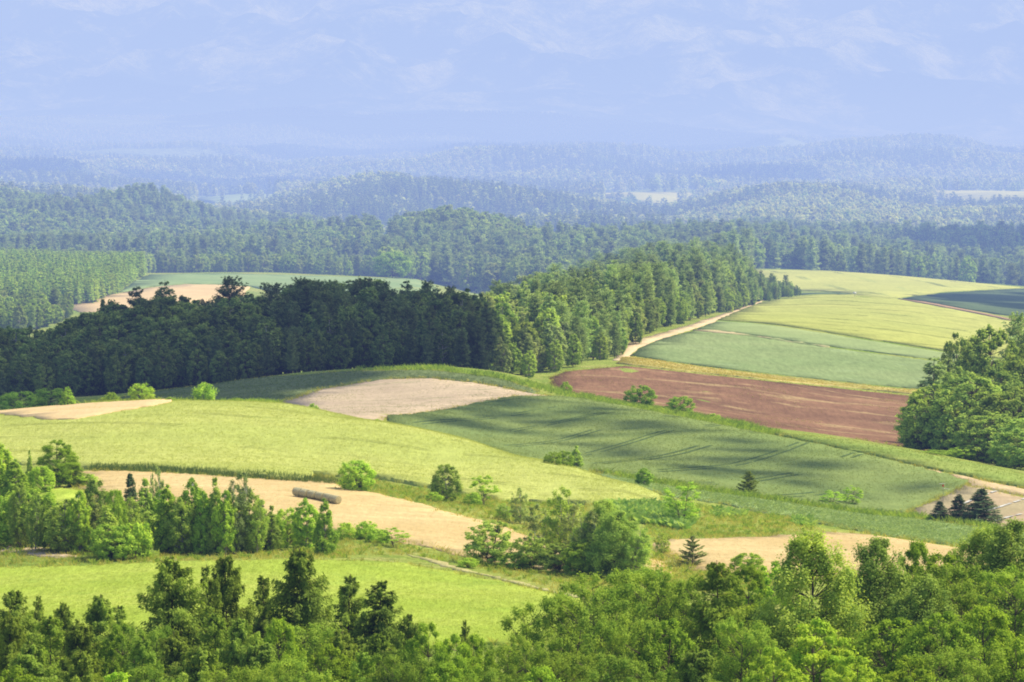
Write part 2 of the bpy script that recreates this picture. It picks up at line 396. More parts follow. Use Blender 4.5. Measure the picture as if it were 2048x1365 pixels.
def P_round(z): return max(.12, math.sqrt(max(0, 1 - (1.75 * z - .8) ** 2))) if z < 1 else .1
def P_dome(z): return max(.15, (1 - z ** 2.6) ** .6) * (.72 + .28 * min(1, z * 3))
def P_cone(z): return max(.1, (1 - z) ** .75 * (.55 + .45 * min(1, z * 4)))
def P_oval(z): return max(.12, math.sin(math.pi * min(1, .12 + .86 * z)) ** .75)
def P_plume(z): return max(.14, math.sin(math.pi * min(1, .3 + .64 * z)) ** .9)
def P_flat(z): return .35 + .65 * math.sin(math.pi * min(1, .25 + .6 * z))

LM = {
 'larch':  leaf_mat('larch_needles', (0.146, 0.232, 0.0488), (0.415, 0.573, 0.0854), .4, .2),
 'larch2': leaf_mat('plantation_needles', (0.317, 0.488, 0.11), (0.586, 0.8, 0.171), .4, .2),
 'spruce': leaf_mat('spruce_needles', (0.0854, 0.146, 0.0732), (0.207, 0.305, 0.134), .35, .22, (1.1, 1.0, .9)),
 'pine':   leaf_mat('pine_needles', (0.244, 0.366, 0.134), (0.512, 0.671, 0.232), .38, .3, (1.15, 1.0, .85)),
 'maple':  leaf_mat('maple_leaves', (0.166, 0.311, 0.0363), (0.435, 0.622, 0.0622), .4, .2),
 'bright': leaf_mat('young_leaves', (0.293, 0.537, 0.0488), (0.61, 0.8, 0.0854), .4, .2),
 'robinia': leaf_mat('acacia_leaves', (.20, .36, .05), (.42, .59, .088), .4, .2),
 'birch':  leaf_mat('birch_leaves', (0.244, 0.403, 0.0854), (0.561, 0.732, 0.146), .4, .25),
 'oak':    leaf_mat('oak_leaves', (0.207, 0.354, 0.0854), (0.512, 0.683, 0.134), .36, .25),
 'grey':   leaf_mat('willow_leaves', (0.293, 0.403, 0.146), (0.537, 0.659, 0.244), .4, .2),
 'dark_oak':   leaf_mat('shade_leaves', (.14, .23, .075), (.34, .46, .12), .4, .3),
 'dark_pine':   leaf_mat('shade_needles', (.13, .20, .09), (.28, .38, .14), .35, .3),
 'far_light':   leaf_mat('hill_leaves', (.42, .55, .20), (.68, .78, .32), .45, .25),
 'far_dark':   leaf_mat('hill_needles', (.18, .28, .12), (.38, .50, .19), .4, .25),
 'bush':   leaf_mat('bush_leaves', (0.232, 0.439, 0.061), (0.561, 0.781, 0.11), .4, .22),
}
PROTO = {}
def reg(kind, key, meshes, h, r):
    PROTO.setdefault(kind, []).append((key, meshes, h, r))
# close belt
for i in range(4):
    reg('larch', f'larch{i}', conifer(f'larch{i}', 10 + i, 13, 3.3 + .5 * (i % 2), .6, 170, 400, .2, LM['larch'], taper=.6, up=.14, droop=.36, hang=.95, width=.2, ragged=.5, lean=.02, gap=.03), 13, 3.2)
for i in range(2):
    reg('thin_larch', f'thinlarch{i}', conifer(f'thinlarch{i}', 20 + i, 12, 2.2, .6, 115, 300, .19, LM['larch'], taper=.6, up=.15, droop=.42, hang=.9, width=.18, ragged=.6, lean=.03, gap=.06), 12, 2.1)
for i in range(2):
    reg('pale_larch', f'palelarch{i}', conifer(f'palelarch{i}', 30 + i, 14, 4.0, .8, 130, 240, .24, LM['robinia'], taper=.6, up=.1, droop=.3, hang=.7, width=.22, ragged=.5), 14, 4.0)
for i in range(3):
    reg('maple', f'maple{i}', broadleaf(f'maple{i}', 40 + i, 12, 4.6, 1.0, 220, 250, .165, P_dome, LM['maple'], rc=(.12, .24), flat=.7, lean=.05), 12, 4.8)
for i in range(2):
    reg('bright_maple', f'brightmaple{i}', broadleaf(f'brightmaple{i}', 45 + i, 11, 4.6, 1.0, 200, 230, .18, P_dome, LM['bright'], rc=(.11, .21), flat=.6, lean=.05), 11, 4.8)
for i in range(3):
    reg('acacia', f'acacia{i}', broadleaf(f'acacia{i}', 50 + i, 13, 4.0, 1.6, 260, 240, .14, P_flat, LM['robinia'], rc=(.11, .25), flat=.8, stems=3, openness=.15, limb=.7, hang=.6), 13, 4.6)
for i in range(3):
    reg('weeping_birch', f'weepbirch{i}', broadleaf(f'weepbirch{i}', 60 + i, 15, 4.1, .8, 260, 300, .145, P_plume, LM['birch'], rc=(.14, .28), flat=1.25, openness=.12, hang=1.3, bark=BARK), 15, 4.2)
# middle distance
for i in range(4):
    reg('young_birch', f'youngbirch{i}', broadleaf(f'youngbirch{i}', 70 + i, 8, 1.9 + .2 * (i % 3), .2, 150, 95, .18, P_cone if i % 2 else P_oval, LM['birch'] if i > 1 else LM['bush'], rc=(.16, .3), flat=1.2, openness=.3, hang=.3, bark=BARK_PALE), 8, 2.1)
for i in range(2):
    reg('light_birch', f'lightbirch{i}', broadleaf(f'lightbirch{i}', 80 + i, 9, 2.1, .5, 130, 80, .16, P_oval, LM['grey'] if i else LM['birch'], rc=(.15, .3), flat=1.15, openness=.2, hang=.3, stems=2, bark=BARK_PALE), 9, 2.6)
for i in range(3):
    reg('round_tree', f'roundtree{i}', broadleaf(f'roundtree{i}', 90 + i, 6, 2.9, .3, 150, 110, .17, P_round, LM['bush'], rc=(.13, .26), flat=.9), 6, 3.0)
for i in range(2):
    reg('open_tree', f'opentree{i}', broadleaf(f'opentree{i}', 95 + i, 7, 3.0, 1.3, 46, 100, .2, P_dome, LM['bush'], rc=(.17, .3), flat=.5, stems=2, openness=.3, limb=1.2), 7, 3.4)
for i in range(2):
    reg('multi_stem', f'multistem{i}', broadleaf(f'multistem{i}', 98 + i, 6.5, 3.0, .8, 140, 110, .17, P_dome, LM['oak'], rc=(.12, .25), flat=.8, stems=4, openness=.3, limb=1.2), 6.5, 3.4)
for i in range(3):
    reg('shrub', f'shrub{i}', broadleaf(f'shrub{i}', 100 + i, 2.5, 1.7, .1, 36, 90, .17, P_dome, LM['bush'], rc=(.25, .45), flat=.8, stems=3, openness=.2), 2.5, 1.8)
for i in range(2):
    reg('spruce', f'spruce{i}', conifer(f'spruce{i}', 110 + i, 7, 2.0, .1, 150, 120, .2, LM['spruce'], taper=.75, up=.05, droop=.25, hang=.3, width=.3, ragged=.3), 7, 2.1)
reg('small_larch', 'smalllarch0', conifer('smalllarch0', 115, 4, 1.5, .1, 95, 90, .17, LM['larch'], taper=.8, up=.35, droop=.15, hang=.1, width=.17, ragged=.35), 4, 1.6)
reg('small_larch', 'smalllarch1', conifer('smalllarch1', 116, 4, 1.3, .1, 80, 75, .17, LM['grey'], taper=.8, up=.45, droop=.15, hang=.05, width=.14, ragged=.35), 4, 1.4)
# woods
for i in range(4):
    reg('wood_conifer', f'woodconifer{i}', conifer(f'woodconifer{i}', 120 + i, 20, (3.6, 4.6)[i % 2], 2.0, 130, (75, 85)[i % 2], .52, LM['pine'], taper=(.55, .36)[i % 2], up=(.12, .4)[i % 2], droop=(.25, .2)[i % 2], hang=.6, width=.3, ragged=(.35, .5)[i % 2], lean=.02), 20, (3.6, 4.2)[i % 2])
for i in range(4):
    reg('wood_broadleaf', f'woodbroadleaf{i}', broadleaf(f'woodbroadleaf{i}', 130 + i, 17, 5.0, 1.0, 150, 65, .48, P_dome if i % 2 else P_oval, LM['oak'] if i < 3 else LM['birch'], rc=(.13, .27), flat=.9), 17, 5.2)
for i in range(2):
    reg('wood_birch', f'woodbirch{i}', broadleaf(f'woodbirch{i}', 140 + i, 17, 3.4, 1.0, 130, 65, .42, P_oval, LM['birch'] if i else LM['grey'], rc=(.14, .3), flat=1.2, hang=.6, bark=BARK_PALE), 17, 3.5)
for i in range(3):
    reg('great_tree', f'greattree{i}', broadleaf(f'greattree{i}', 150 + i, 17, 7.5, .6, 340, 105, .36, P_dome, LM['oak'], rc=(.08, .18), flat=.85, openness=.6), 17, 7.5)
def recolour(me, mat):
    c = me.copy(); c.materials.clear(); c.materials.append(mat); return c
for kd, nk, mt in (('wood_conifer', 'shade_conifer', 'dark_pine'), ('wood_broadleaf', 'shade_broadleaf', 'dark_oak'), ('wood_birch', 'shade_birch', 'dark_oak')):  # darker leaf copies: part darker species, part cloud shade put into the colour
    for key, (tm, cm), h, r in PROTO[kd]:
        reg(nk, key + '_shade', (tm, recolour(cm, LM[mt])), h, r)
# far hills, coarser
for i in range(3):
    reg('far_conifer', f'farconifer{i}', conifer(f'farconifer{i}', 160 + i, 20, 3.5, 1.5, 46, 16, 1.2, LM['far_dark'], taper=(.65, .4, .5)[i], up=(.1, .35, .2)[i], droop=.25, hang=.4, width=.3, ragged=.35), 20, 3.6)
for i in range(3):
    reg('far_broadleaf', f'farbroadleaf{i}', broadleaf(f'farbroadleaf{i}', 170 + i, 17, 5.2, 1.0, 44, 18, 1.3, P_dome if i % 2 else P_oval, LM['far_light'] if i < 2 else LM['oak'], rc=(.25, .42), flat=.8), 17, 5.4)
for i in range(2):
    reg('far_larch', f'farlarch{i}', conifer(f'farlarch{i}', 180 + i, 11, 2.1, .5, 44, 18, .75, LM['larch2'], taper=.7, up=.1, droop=.3, hang=.3, width=.3, ragged=.3), 11, 2.1)
# ------------------------------------------------------------------ the ground: one sheet to the far mountain, in three pieces that share their seams
def ground_material():
    s = N('rough_grass')
    base = s.mix(s.ramp(s.noise(.035, 5), .35, .66), (.22, .31, .055), (.36, .40, .095))
    base = s.mix(s.math('MULTIPLY', s.ramp(s.noise(.12, 4, .65), .52, .7), .75), base, (.42, .40, .15))
    base = s.mix(s.math('MULTIPLY', s.ramp(s.noise(.28, 4, .65), .5, .68), .6), base, (.14, .24, .04))
    h = s.noise(1.4, 4, .75)
    g = s.math('MAXIMUM', s.math('MULTIPLY_ADD', s.math('SUBTRACT', h, .5), 2.2, 1.0), .2)
    cb = s.n('CombineColor')
    for i in range(3): s.set(cb.inputs[i], g)
    return s.diffuse(s.mix(1.0, base, cb.outputs[0], 'MULTIPLY'), s.bump(h, .9, .5))
def hills_material():
    s = N('wooded_hills')
    f = s.noise(.0016, 6, .6, stretch=(.0, .55, 1.0), dist=.6)
    col = s.mix(s.ramp(f, .42, .56), (.16, .24, .08), (.24, .33, .11))
    f2 = s.noise(.0011, 5, .6, stretch=(.1, .45, 1.1))
    col = s.mix(s.math('MULTIPLY', s.ramp(f2, .6, .66), .9), col, (.42, .48, .18))
    t = s.noise(.05, 4, .8)
    g = s.math('MAXIMUM', s.math('MULTIPLY_ADD', s.math('SUBTRACT', t, .5), 2.8, 1.0), .2)
    cb = s.n('CombineColor')
    for i in range(3): s.set(cb.inputs[i], g)
    return s.diffuse(s.mix(1.0, col, cb.outputs[0], 'MULTIPLY'), s.bump(t, 1.0, 14.0))
def mountain_material():
    s = N('mountain_slope')
    f = s.noise(.0007, 11, .76, stretch=(.4, 1.0, .3))
    col = s.mix(s.ramp(f, .46, .62), (.02, .06, .06), (.42, .50, .26))
    f3 = s.noise(.0011, 6, .7, stretch=(-.3, 1, .4))
    col = s.mix(s.math('MULTIPLY', s.ramp(f3, .68, .73), .7), col, (.60, .46, .38))
    t = s.noise(.012, 5, .75)
    g = s.math('MAXIMUM', s.math('MULTIPLY_ADD', s.math('SUBTRACT', t, .5), 2.2, 1.0), .2)
    cb = s.n('CombineColor')
    for i in range(3): s.set(cb.inputs[i], g)
    return s.diffuse(s.mix(1.0, col, cb.outputs[0], 'MULTIPLY'), s.bump(t, 1.0, 60.0))
gz = -GW * gy / F_
def sheet(name, D0, D1, mat, **props):
    js = np.nonzero((GT >= math.log(D0)) & (GT <= math.log(D1)))[0]
    if D0 > 12: js = np.concatenate([[js[0] - 1], js])
    nu, nt = len(GU), len(js)
    V = np.stack([gx[:, js], gy[:, js], gz[:, js]], -1).reshape(-1, 3)
    i = np.arange(nu - 1)[:, None] * nt; j = np.arange(nt - 1)[None]
    Fq = np.stack([i + j, i + nt + j, i + nt + j + 1, i + j + 1], -1).reshape(-1, 4)
    o = link(name, mesh_np(name, V, [Fq], mat, smooth=True), kind='structure', **props)
    return o
sheet('ground', 12, 2100, ground_material(), label='rough grassy ground of the farmland between the fields and woods')
sheet('hills', 2100, 18500, hills_material(), label='hazy rolling wooded hills and plain beyond the farmland')
sheet('mountain', 18500, 60000, mountain_material(), label='pale blue mountain slope rising through haze behind the hills')

# ------------------------------------------------------------------ fields, each a sheet of crop or soil lying on the ground
def densify(poly, step=10.0):
    out = []
    for k in range(len(poly)):
        a = np.array(poly[k], float); b = np.array(poly[(k + 1) % len(poly)], float)
        m = max(1, int(np.linalg.norm(b[:2] - a[:2]) / step))
        for i in range(m): out.append(a + (b - a) * i / m)
    return out
FIELDS = {}; FH = {}
def field(name, poly, Dr, mat, h, label, cat='field', rag=.4, res=110.0, kind='structure'):
    """poly: sight points (u, v) met between the distances Dr, or (u, None, D) ground points"""
    P2 = []
    prs = []
    for p in poly:
        if len(p) == 3: g = on_ground(p[0], p[2])
        else: g = hit(p[0], p[1], *Dr)
        prs.append((p[0], math.log(g[1])))
    dn = []
    for k in range(len(prs)):
        a = np.array(prs[k]); b = np.array(prs[(k + 1) % len(prs)])
        pa, pb = poly[k], poly[(k + 1) % len(prs)]
        m = max(1, int(abs(b[0] - a[0]) / 10 + abs(b[1] - a[1]) / .012))
        for i in range(m):
            f = i / m
            if len(pa) == 2 and len(pb) == 2 and i:
                q = hit(pa[0] + (pb[0] - pa[0]) * f, pa[1] + (pb[1] - pa[1]) * f, *Dr)
                q = (pa[0] + (pb[0] - pa[0]) * f, math.log(q[1]))
            else: q = a + (b - a) * f
            x = float(rayuw(q[0], 600)[0]) / F_ * math.exp(q[1])
            dn.append((x, math.exp(q[1])))
    dn = np.array(dn)
    dn += rng.normal(size=dn.shape) * rag * np.array([.6, 1.3]) + .5 * rag * np.stack([swell(dn[:, 0], dn[:, 1], 9, 71), 2.5 * swell(dn[:, 0], dn[:, 1], 14, 72)], 1)
    xm, ym = dn.mean(0)
    st = max(1.5, ym / res)
    X, Y = np.meshgrid(np.arange(dn[:, 0].min(), dn[:, 0].max(), st), np.arange(dn[:, 1].min(), dn[:, 1].max(), st * 1.5))
    X = X + rng.uniform(-.2, .2, X.shape) * st; Y = Y + rng.uniform(-.2, .2, X.shape) * st
    ins = inside(np.stack([X.ravel(), Y.ravel()], 1), dn)
    pin = np.stack([X.ravel(), Y.ravel()], 1)[ins]
    nb = len(dn)
    vs = [Vector((float(a - xm), float(b - ym))) for a, b in np.concatenate([dn, pin])]
    ed = [(i, (i + 1) % nb) for i in range(nb)]
    ov, oe, of, _, _, _ = delaunay_2d_cdt(vs, ed, [list(range(nb))], 1, 1e-4)
    V = np.array([(v.x + xm, v.y + ym) for v in ov])
    Fc = np.array([f for f in of if len(f) == 3], int)
    a, b, c = V[Fc[:, 0]], V[Fc[:, 1]], V[Fc[:, 2]]
    flip = ((b - a)[:, 0] * (c - a)[:, 1] - (b - a)[:, 1] * (c - a)[:, 0]) < 0
    Fc[flip] = Fc[flip][:, ::-1]
    z = ground_z(V[:, 0], V[:, 1])
    top = np.column_stack([V, z + h])
    e = {}
    for f in Fc:
        for k in range(3):
            e.setdefault(tuple(sorted((f[k], f[(k + 1) % 3]))), []).append((f[k], f[(k + 1) % 3]))
    bd = np.array([v[0] for v in e.values() if len(v) == 1])
    low = np.column_stack([V, z - .4]); nv = len(V)
    sk = np.stack([bd[:, 0], bd[:, 0] + nv, bd[:, 1] + nv, bd[:, 1]], 1)
    o = link(name, mesh_np(name, np.concatenate([top, low]), [Fc, sk], mat), kind=kind, label=label, category=cat)
    FIELDS[label] = dn; FH[label] = h
    return o
def inside(q, poly):
    x, y = q[:, 0], q[:, 1]; r = np.zeros(len(q), bool)
    for (x1, y1), (x2, y2) in zip(poly, np.roll(poly, -1, 0)):
        c = ((y1 > y) != (y2 > y)) & (x < (x2 - x1) * (y - y1) / (y2 - y1 + 1e-12) + x1)
        r ^= c
    return r

a1 = direction((100, 1180), (900, 1190), 330, 460)
M_MEADOW = field_mat('meadow_grass', (.31, .41, .06), (.42, .49, .10), a1, big=.045, streak=(.03, .25, .5, 1.15), patch=(.11, .55, .5, (.25, .37, .06)), grain=.3, gscale=2.2, bstr=.8, bdist=.25)
field('meadow', [(-400, 1158), (0, 1140), (150, 1136), (300, 1130), (450, 1125), (600, 1122), (800, 1130), (900, 1148), (1000, 1168), (1100, 1190), (1200, 1212), (1320, 1240), (1320, None, 318), (900, None, 316), (400, None, 314), (-400, None, 312)], (300, 470), M_MEADOW, .25, 'bright green mown meadow in front, behind the near belt of trees', 'meadow')
a2 = direction((760, 1010), (1000, 1068), 400, 560)
M_STUB = field_mat('stubble', (.57, .43, .21), (.66, .52, .27), a2, big=.04, streak=(.02, .5, .55, .88), rows=(1.6, .12, (.45, .33, .16)), grain=.16, gscale=1.8, bstr=.6, bdist=.15)
field('stubble_field', [(150, 944), (240, 943), (330, 947), (470, 956), (600, 964), (640, 956), (668, 964), (690, 980), (750, 988), (860, 1015), (960, 1042), (1060, 1075), (1180, 1100), (1330, 1125), (1350, 1165), (1250, 1162), (1060, 1138), (950, 1120), (905, 1110), (830, 1092), (700, 1062), (560, 1052), (400, 1035), (200, 1012), (165, 980)], (395, 560), M_STUB, .12, 'tan stubble field with the row of bales on it')
field('stubble_field', [(1285, 1092), (1340, 1082), (1400, 1080), (1530, 1075), (1650, 1066), (1730, 1070), (1800, 1080), (1890, 1093), (2010, 1112), (2200, 1128), (2200, 1175), (1900, 1170), (1700, 1165), (1450, 1148), (1390, 1140), (1340, 1114)], (385, 520), M_STUB, .12, 'tan stubble field behind the tall trees, below the leafy beet strip')
a3 = direction((300, 845), (900, 905), 500, 680)
M_BARLEY = field_mat('barley', (.42, .475, .13), (.50, .53, .16), a3, big=.03, streak=(.025, .35, .6, .86), patch=(.09, .58, .45, (.30, .37, .08), .3), grain=.2, gscale=1.5, bstr=.7, bdist=.3)
field('barley_field', [(-400, 950), (-100, 938), (0, 932), (80, 930), (150, 940), (240, 939), (330, 942), (470, 951), (560, 961), (610, 962), (622, 952), (600, 947), (660, 955), (740, 955), (800, 966), (870, 980), (930, 992), (1000, 1002), (1080, 1008), (1200, 1011), (1322, 1012), (1322, None, 528), (1250, None, 548), (1100, None, 582), (920, None, 612), (760, None, 636), (560, None, 668), (330, None, 678), (180, None, 676), (0, None, 670), (-400, None, 668)], (480, 690), M_BARLEY, .55, 'yellow green barley field on the rounded hill behind the bales')
M_STUB2 = field_mat('pale_stubble', (.62, .46, .25), (.70, .53, .30), a3, big=.05, streak=(.03, .4, .3, .93), grain=.12, gscale=1.4, bdist=.15)
field('stubble_field', [(-400, 846), (-100, 838), (0, 836), (60, 842), (95, 847), (150, 846), (205, 836), (285, 822), (342, 812), (342, None, 684), (180, None, 688), (0, None, 684), (-400, None, 684)], (560, 684), M_STUB2, .72, 'pale tan patch on the hill brow at its left end')
a5 = direction((640, 800), (1000, 765), 660, 860)
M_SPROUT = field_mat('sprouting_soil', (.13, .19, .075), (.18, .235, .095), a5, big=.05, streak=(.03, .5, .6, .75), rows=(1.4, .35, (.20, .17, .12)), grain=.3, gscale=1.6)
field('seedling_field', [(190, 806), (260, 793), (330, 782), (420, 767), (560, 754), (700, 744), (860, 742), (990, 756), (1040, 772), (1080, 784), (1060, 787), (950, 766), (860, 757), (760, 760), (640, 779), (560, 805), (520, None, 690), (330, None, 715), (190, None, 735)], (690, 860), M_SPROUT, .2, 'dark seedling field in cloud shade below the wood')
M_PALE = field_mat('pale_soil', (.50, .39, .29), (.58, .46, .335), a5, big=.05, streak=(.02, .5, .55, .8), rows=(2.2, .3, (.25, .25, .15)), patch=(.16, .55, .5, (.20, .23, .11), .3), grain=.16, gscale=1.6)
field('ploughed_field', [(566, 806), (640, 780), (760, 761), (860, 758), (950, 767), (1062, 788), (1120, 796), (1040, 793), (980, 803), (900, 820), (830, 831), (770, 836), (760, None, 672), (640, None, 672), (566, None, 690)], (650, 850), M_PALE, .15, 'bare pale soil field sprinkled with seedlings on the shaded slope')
a7 = direction((1808, 1030), (1930, 972), 540, 720)
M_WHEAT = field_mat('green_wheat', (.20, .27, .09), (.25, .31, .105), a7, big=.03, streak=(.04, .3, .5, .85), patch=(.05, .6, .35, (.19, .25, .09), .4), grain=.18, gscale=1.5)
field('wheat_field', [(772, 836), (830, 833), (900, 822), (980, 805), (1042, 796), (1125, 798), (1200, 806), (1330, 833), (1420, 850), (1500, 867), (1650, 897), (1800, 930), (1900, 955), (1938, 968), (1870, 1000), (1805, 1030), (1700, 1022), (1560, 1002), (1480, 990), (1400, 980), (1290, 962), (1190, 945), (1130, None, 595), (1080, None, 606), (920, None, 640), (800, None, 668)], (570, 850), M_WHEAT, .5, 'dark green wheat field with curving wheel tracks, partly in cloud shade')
M_CLOVER = field_mat('clover_strip', (.23, .32, .075), (.31, .37, .10), a7, big=.05, grain=.22, gscale=1.4)
field('clover_strip', [(1540, 868), (1600, 873), (1700, 885), (1790, 899), (1900, 921), (2048, 953), (2300, 1000), (2300, 1016), (2048, 977), (1950, 957), (1850, 936), (1750, 913), (1640, 890)], (600, 760), M_CLOVER, .35, 'light green crop strip along the ridge above the wheat')
M_TRACK = field_mat('dry_track', (.50, .38, .23), (.58, .46, .27), 0, big=.08, patch=(.2, .55, .7, (.34, .34, .11)), grain=.2, gscale=1.5)
field('farm_track', [(1820, 932), (1900, 949), (2048, 979), (2300, 1018), (2300, 1034), (2048, 993), (1960, 975), (1935, 966), (1890, 951), (1815, 934)], (590, 720), M_TRACK, .1, 'dry tan farm track between ridge strip and mulched beds', 'track')
M_BEDS = field_mat('mulched_beds', (.44, .34, .22), (.50, .40, .26), a7, big=.06, streak=(.02, .4, .5, .8), rows=(13.0, .45, (.33, .31, .17)), grain=.14, gscale=1.6)
field('bed_field', [(1808, 1032), (1872, 1003), (1940, 970), (1975, 980), (2048, 996), (2300, 1036), (2300, 1095), (2120, 1078), (2048, 1062), (1950, 1050), (1880, 1040)], (555, 660), M_BEDS, .1, 'brown vegetable beds striped with white mulch film')
a19 = direction((1420, 1000), (1900, 1080), 480, 620)
M_BEET = field_mat('beet_soil', (.24, .34, .13), (.31, .41, .17), a19, big=.05, rows=(.9, .25, (.10, .17, .05)), grain=.3, gscale=2.0, bdist=.3, bstr=.9)
field('beet_field', [(1190, 948), (1290, 966), (1400, 984), (1480, 993), (1560, 1006), (1700, 1027), (1805, 1036), (1880, 1046), (1960, 1058), (2048, 1070), (2200, 1085), (2200, 1112), (2010, 1105), (1890, 1090), (1740, 1068), (1660, 1052), (1580, 1038), (1500, 1022), (1440, 1008), (1390, 1002), (1330, 992), (1290, None, 540), (1200, None, 566)], (485, 640), M_BEET, .2, 'leafy green beet field sloping to the tan stubble')
a9 = direction((1150, 770), (1700, 840), 760, 1010)
M_BROWN = field_mat('red_brown_soil', (.175, .10, .064), (.28, .162, .098), a9, big=.03, streak=(.02, .3, .35, 1.3), patch=(.09, .53, .75, (.40, .29, .15), .45), grain=.3, gscale=.9)
field('ploughed_field', [(1098, 757), (1135, 744), (1250, 733), (1400, 749), (1600, 770), (1815, 792), (2000, 803), (2060, None, 840), (1960, None, 745), (1790, None, 752), (1640, None, 765), (1500, None, 783), (1300, None, 812), (1180, None, 832), (1120, None, 870)], (740, 1045), M_BROWN, .1, 'red brown ploughed field behind the ridge')
M_STRAW = field_mat('straw_margin', (.42, .38, .12), (.52, .44, .17), a9, big=.06, patch=(.15, .55, .6, (.28, .33, .07)), grain=.2, gscale=1.2)
field('grass_margin', [(1236, 728), (1245, 717), (1262, 716), (1400, 736), (1600, 759), (1815, 781), (2000, 793), (2000, 799), (1815, 788), (1600, 767), (1400, 747), (1262, 731)], (985, 1090), M_STRAW, .3, 'yellow grass margin between the brown soil and potato rows', 'field margin')
a11 = direction((1300, 700), (1800, 760), 1040, 1300)
M_POTATO = field_mat('potato_rows', (.205, .275, .115), (.255, .315, .14), a11, big=.02, streak=(.03, .4, .5, 1.2), patch=(.07, .56, .4, (.27, .35, .18)), grain=.26, gscale=.9)
field('potato_field', [(1262, 712), (1275, 700), (1320, 680), (1388, 663), (1500, 674), (1600, 689), (1700, 703), (1850, 722), (2000, 738), (2000, 788), (1815, 777), (1600, 755), (1400, 732), (1270, 713)], (1000, 1290), M_POTATO, .25, 'blue green potato field nearest the yellow margin')
M_DUST_ = field_mat('thin_dust', (.42, .36, .2), (.52, .43, .26), 0, big=.05, patch=(.06, .45, .9, (.23, .3, .13)), grain=.15, gscale=1.0)
M_POTATO2 = field_mat('pale_potato_rows', (.27, .345, .15), (.31, .38, .165), a11, big=.02, streak=(.03, .4, .4, 1.1), grain=.15, gscale=.9)
field('potato_field', [(1394, 659), (1435, 644), (1500, 648), (1560, 655), (1630, 665), (1700, 677), (1790, 691), (1890, 707), (2000, 722), (2000, 734), (1850, 718), (1700, 699), (1600, 685), (1500, 670)], (1100, 1330), M_POTATO2, .25, 'paler green potato strip under the yellow field')
a13 = direction((1500, 630), (1850, 660), 1230, 1560)
field('farm_track', [(1385, 661), (1420, 661), (1500, 671), (1600, 686), (1660, 694), (1660, 696), (1600, 689), (1500, 674), (1400, 664)], (1040, 1290), M_DUST_, .3, 'thin dusty strip between the two potato fields', 'track', rag=.8)
M_RAPE = field_mat('ripening_wheat', (.41, .45, .125), (.48, .50, .145), a13, big=.016, streak=(.012, .12, .6, .82), grain=.15, gscale=.8)
field('wheat_field', [(1437, 641), (1480, 622), (1520, 607), (1580, 597), (1640, 592), (1700, 590), (1760, 595), (1800, 600), (1900, 619), (2025, 644), (2200, 668), (2200, 735), (2000, 718), (1890, 703), (1790, 687), (1700, 673), (1630, 661), (1560, 651), (1500, 645)], (1150, 1600), M_RAPE, .3, 'large yellow green wheat field on the slope above the potato strips')
a14 = direction((1560, 548), (1700, 585), 1600, 1990)
M_RAPE2 = field_mat('far_wheat', (.43, .46, .13), (.50, .52, .15), a14, big=.016, streak=(.02, .15, .4, .88), grain=.13, gscale=.7)
field('wheat_field', [(1480, 547), (1520, 541), (1640, 542), (1720, 547), (1800, 553), (1900, 562), (2040, 576), (1960, 580), (1880, 585), (1840, 590), (1790, 597), (1740, 594), (1690, 587), (1640, 583), (1580, 582), (1500, 572)], (1590, 1990), M_RAPE2, .3, 'farthest pale yellow wheat field below the conifer row')
M_CABB = field_mat('cabbage_rows', (.10, .15, .075), (.13, .185, .09), a13, big=.02, streak=(.02, .2, .5, .8), grain=.18, gscale=.8)
field('cabbage_field', [(1805, 598), (1850, 592), (1880, 588), (1960, 583), (2040, 579), (2300, 584), (2300, 672), (2150, 658), (2040, 640), (1980, 627), (1900, 613), (1840, 603)], (1490, 1900), M_CABB, .3, 'dark blue green cabbage field at the edge beside two yellow fields')
field('cabbage_field', [(1600, 585), (1640, 586), (1690, 589), (1700, 590), (1640, 592), (1590, 595)], (1560, 1680), M_CABB, .4, 'thin dark green wedge between the two yellow fields')
M_DUST = field_mat('dusty_track', (.60, .47, .30), (.66, .53, .34), 0, big=.05, patch=(.12, .56, .5, (.40, .38, .16)), grain=.15, gscale=1.0)
field('dirt_track', [(1228, 722), (1238, 696), (1270, 682), (1320, 668), (1370, 653), (1410, 640), (1450, 628), (1500, 610), (1528, 601), (1522, 605), (1480, 623), (1440, 640), (1392, 658), (1320, 679), (1276, 698), (1262, 710), (1250, 722)], (1000, 1560), M_DUST, .15, 'dusty dirt track along the foot of the sunlit wood', 'track')
field('farm_track', [(1795, 600), (1850, 607), (1900, 616), (1980, 632), (2040, 645), (2150, 662), (2150, 665), (2040, 648), (1980, 635), (1900, 619), (1840, 608)], (1430, 1600), field_mat('red_track', (.36, .24, .15), (.42, .29, .18), grain=.15), .62, 'reddish track between the cabbage rows and yellow wheat', 'track')
M_TAN = field_mat('far_stubble', (.60, .45, .24), (.68, .52, .29), 0, big=.04, grain=.1)
field('stubble_field', [(130, 616), (200, 595), (300, 577), (370, 570), (440, 571), (500, 575), (480, 600), (380, 610), (250, 625), (160, 625)], (1540, 1830), M_TAN, .3, 'tan field showing over the dark wood')
M_TEAL = field_mat('far_potato', (.22, .32, .13), (.28, .37, .16), 0, big=.02, streak=(.03, .4, .5, 1.15), grain=.12, gscale=.7)
field('potato_field', [(285, 556), (300, 551), (430, 549), (560, 551), (700, 556), (830, 560), (870, 574), (880, 585), (700, 590), (560, 590), (500, 573), (440, 569), (370, 568), (300, 574), (240, 585), (270, 565)], (1600, 1985), M_TEAL, .4, 'green field behind the shaded wood, above the tan one')
field('stubble_field', [(-300, 536), (-50, 533), (36, 541), (0, 546), (-300, 552)], (1850, 2060), M_TAN, .4, 'sliver of tan field at the edge beyond the plantation')
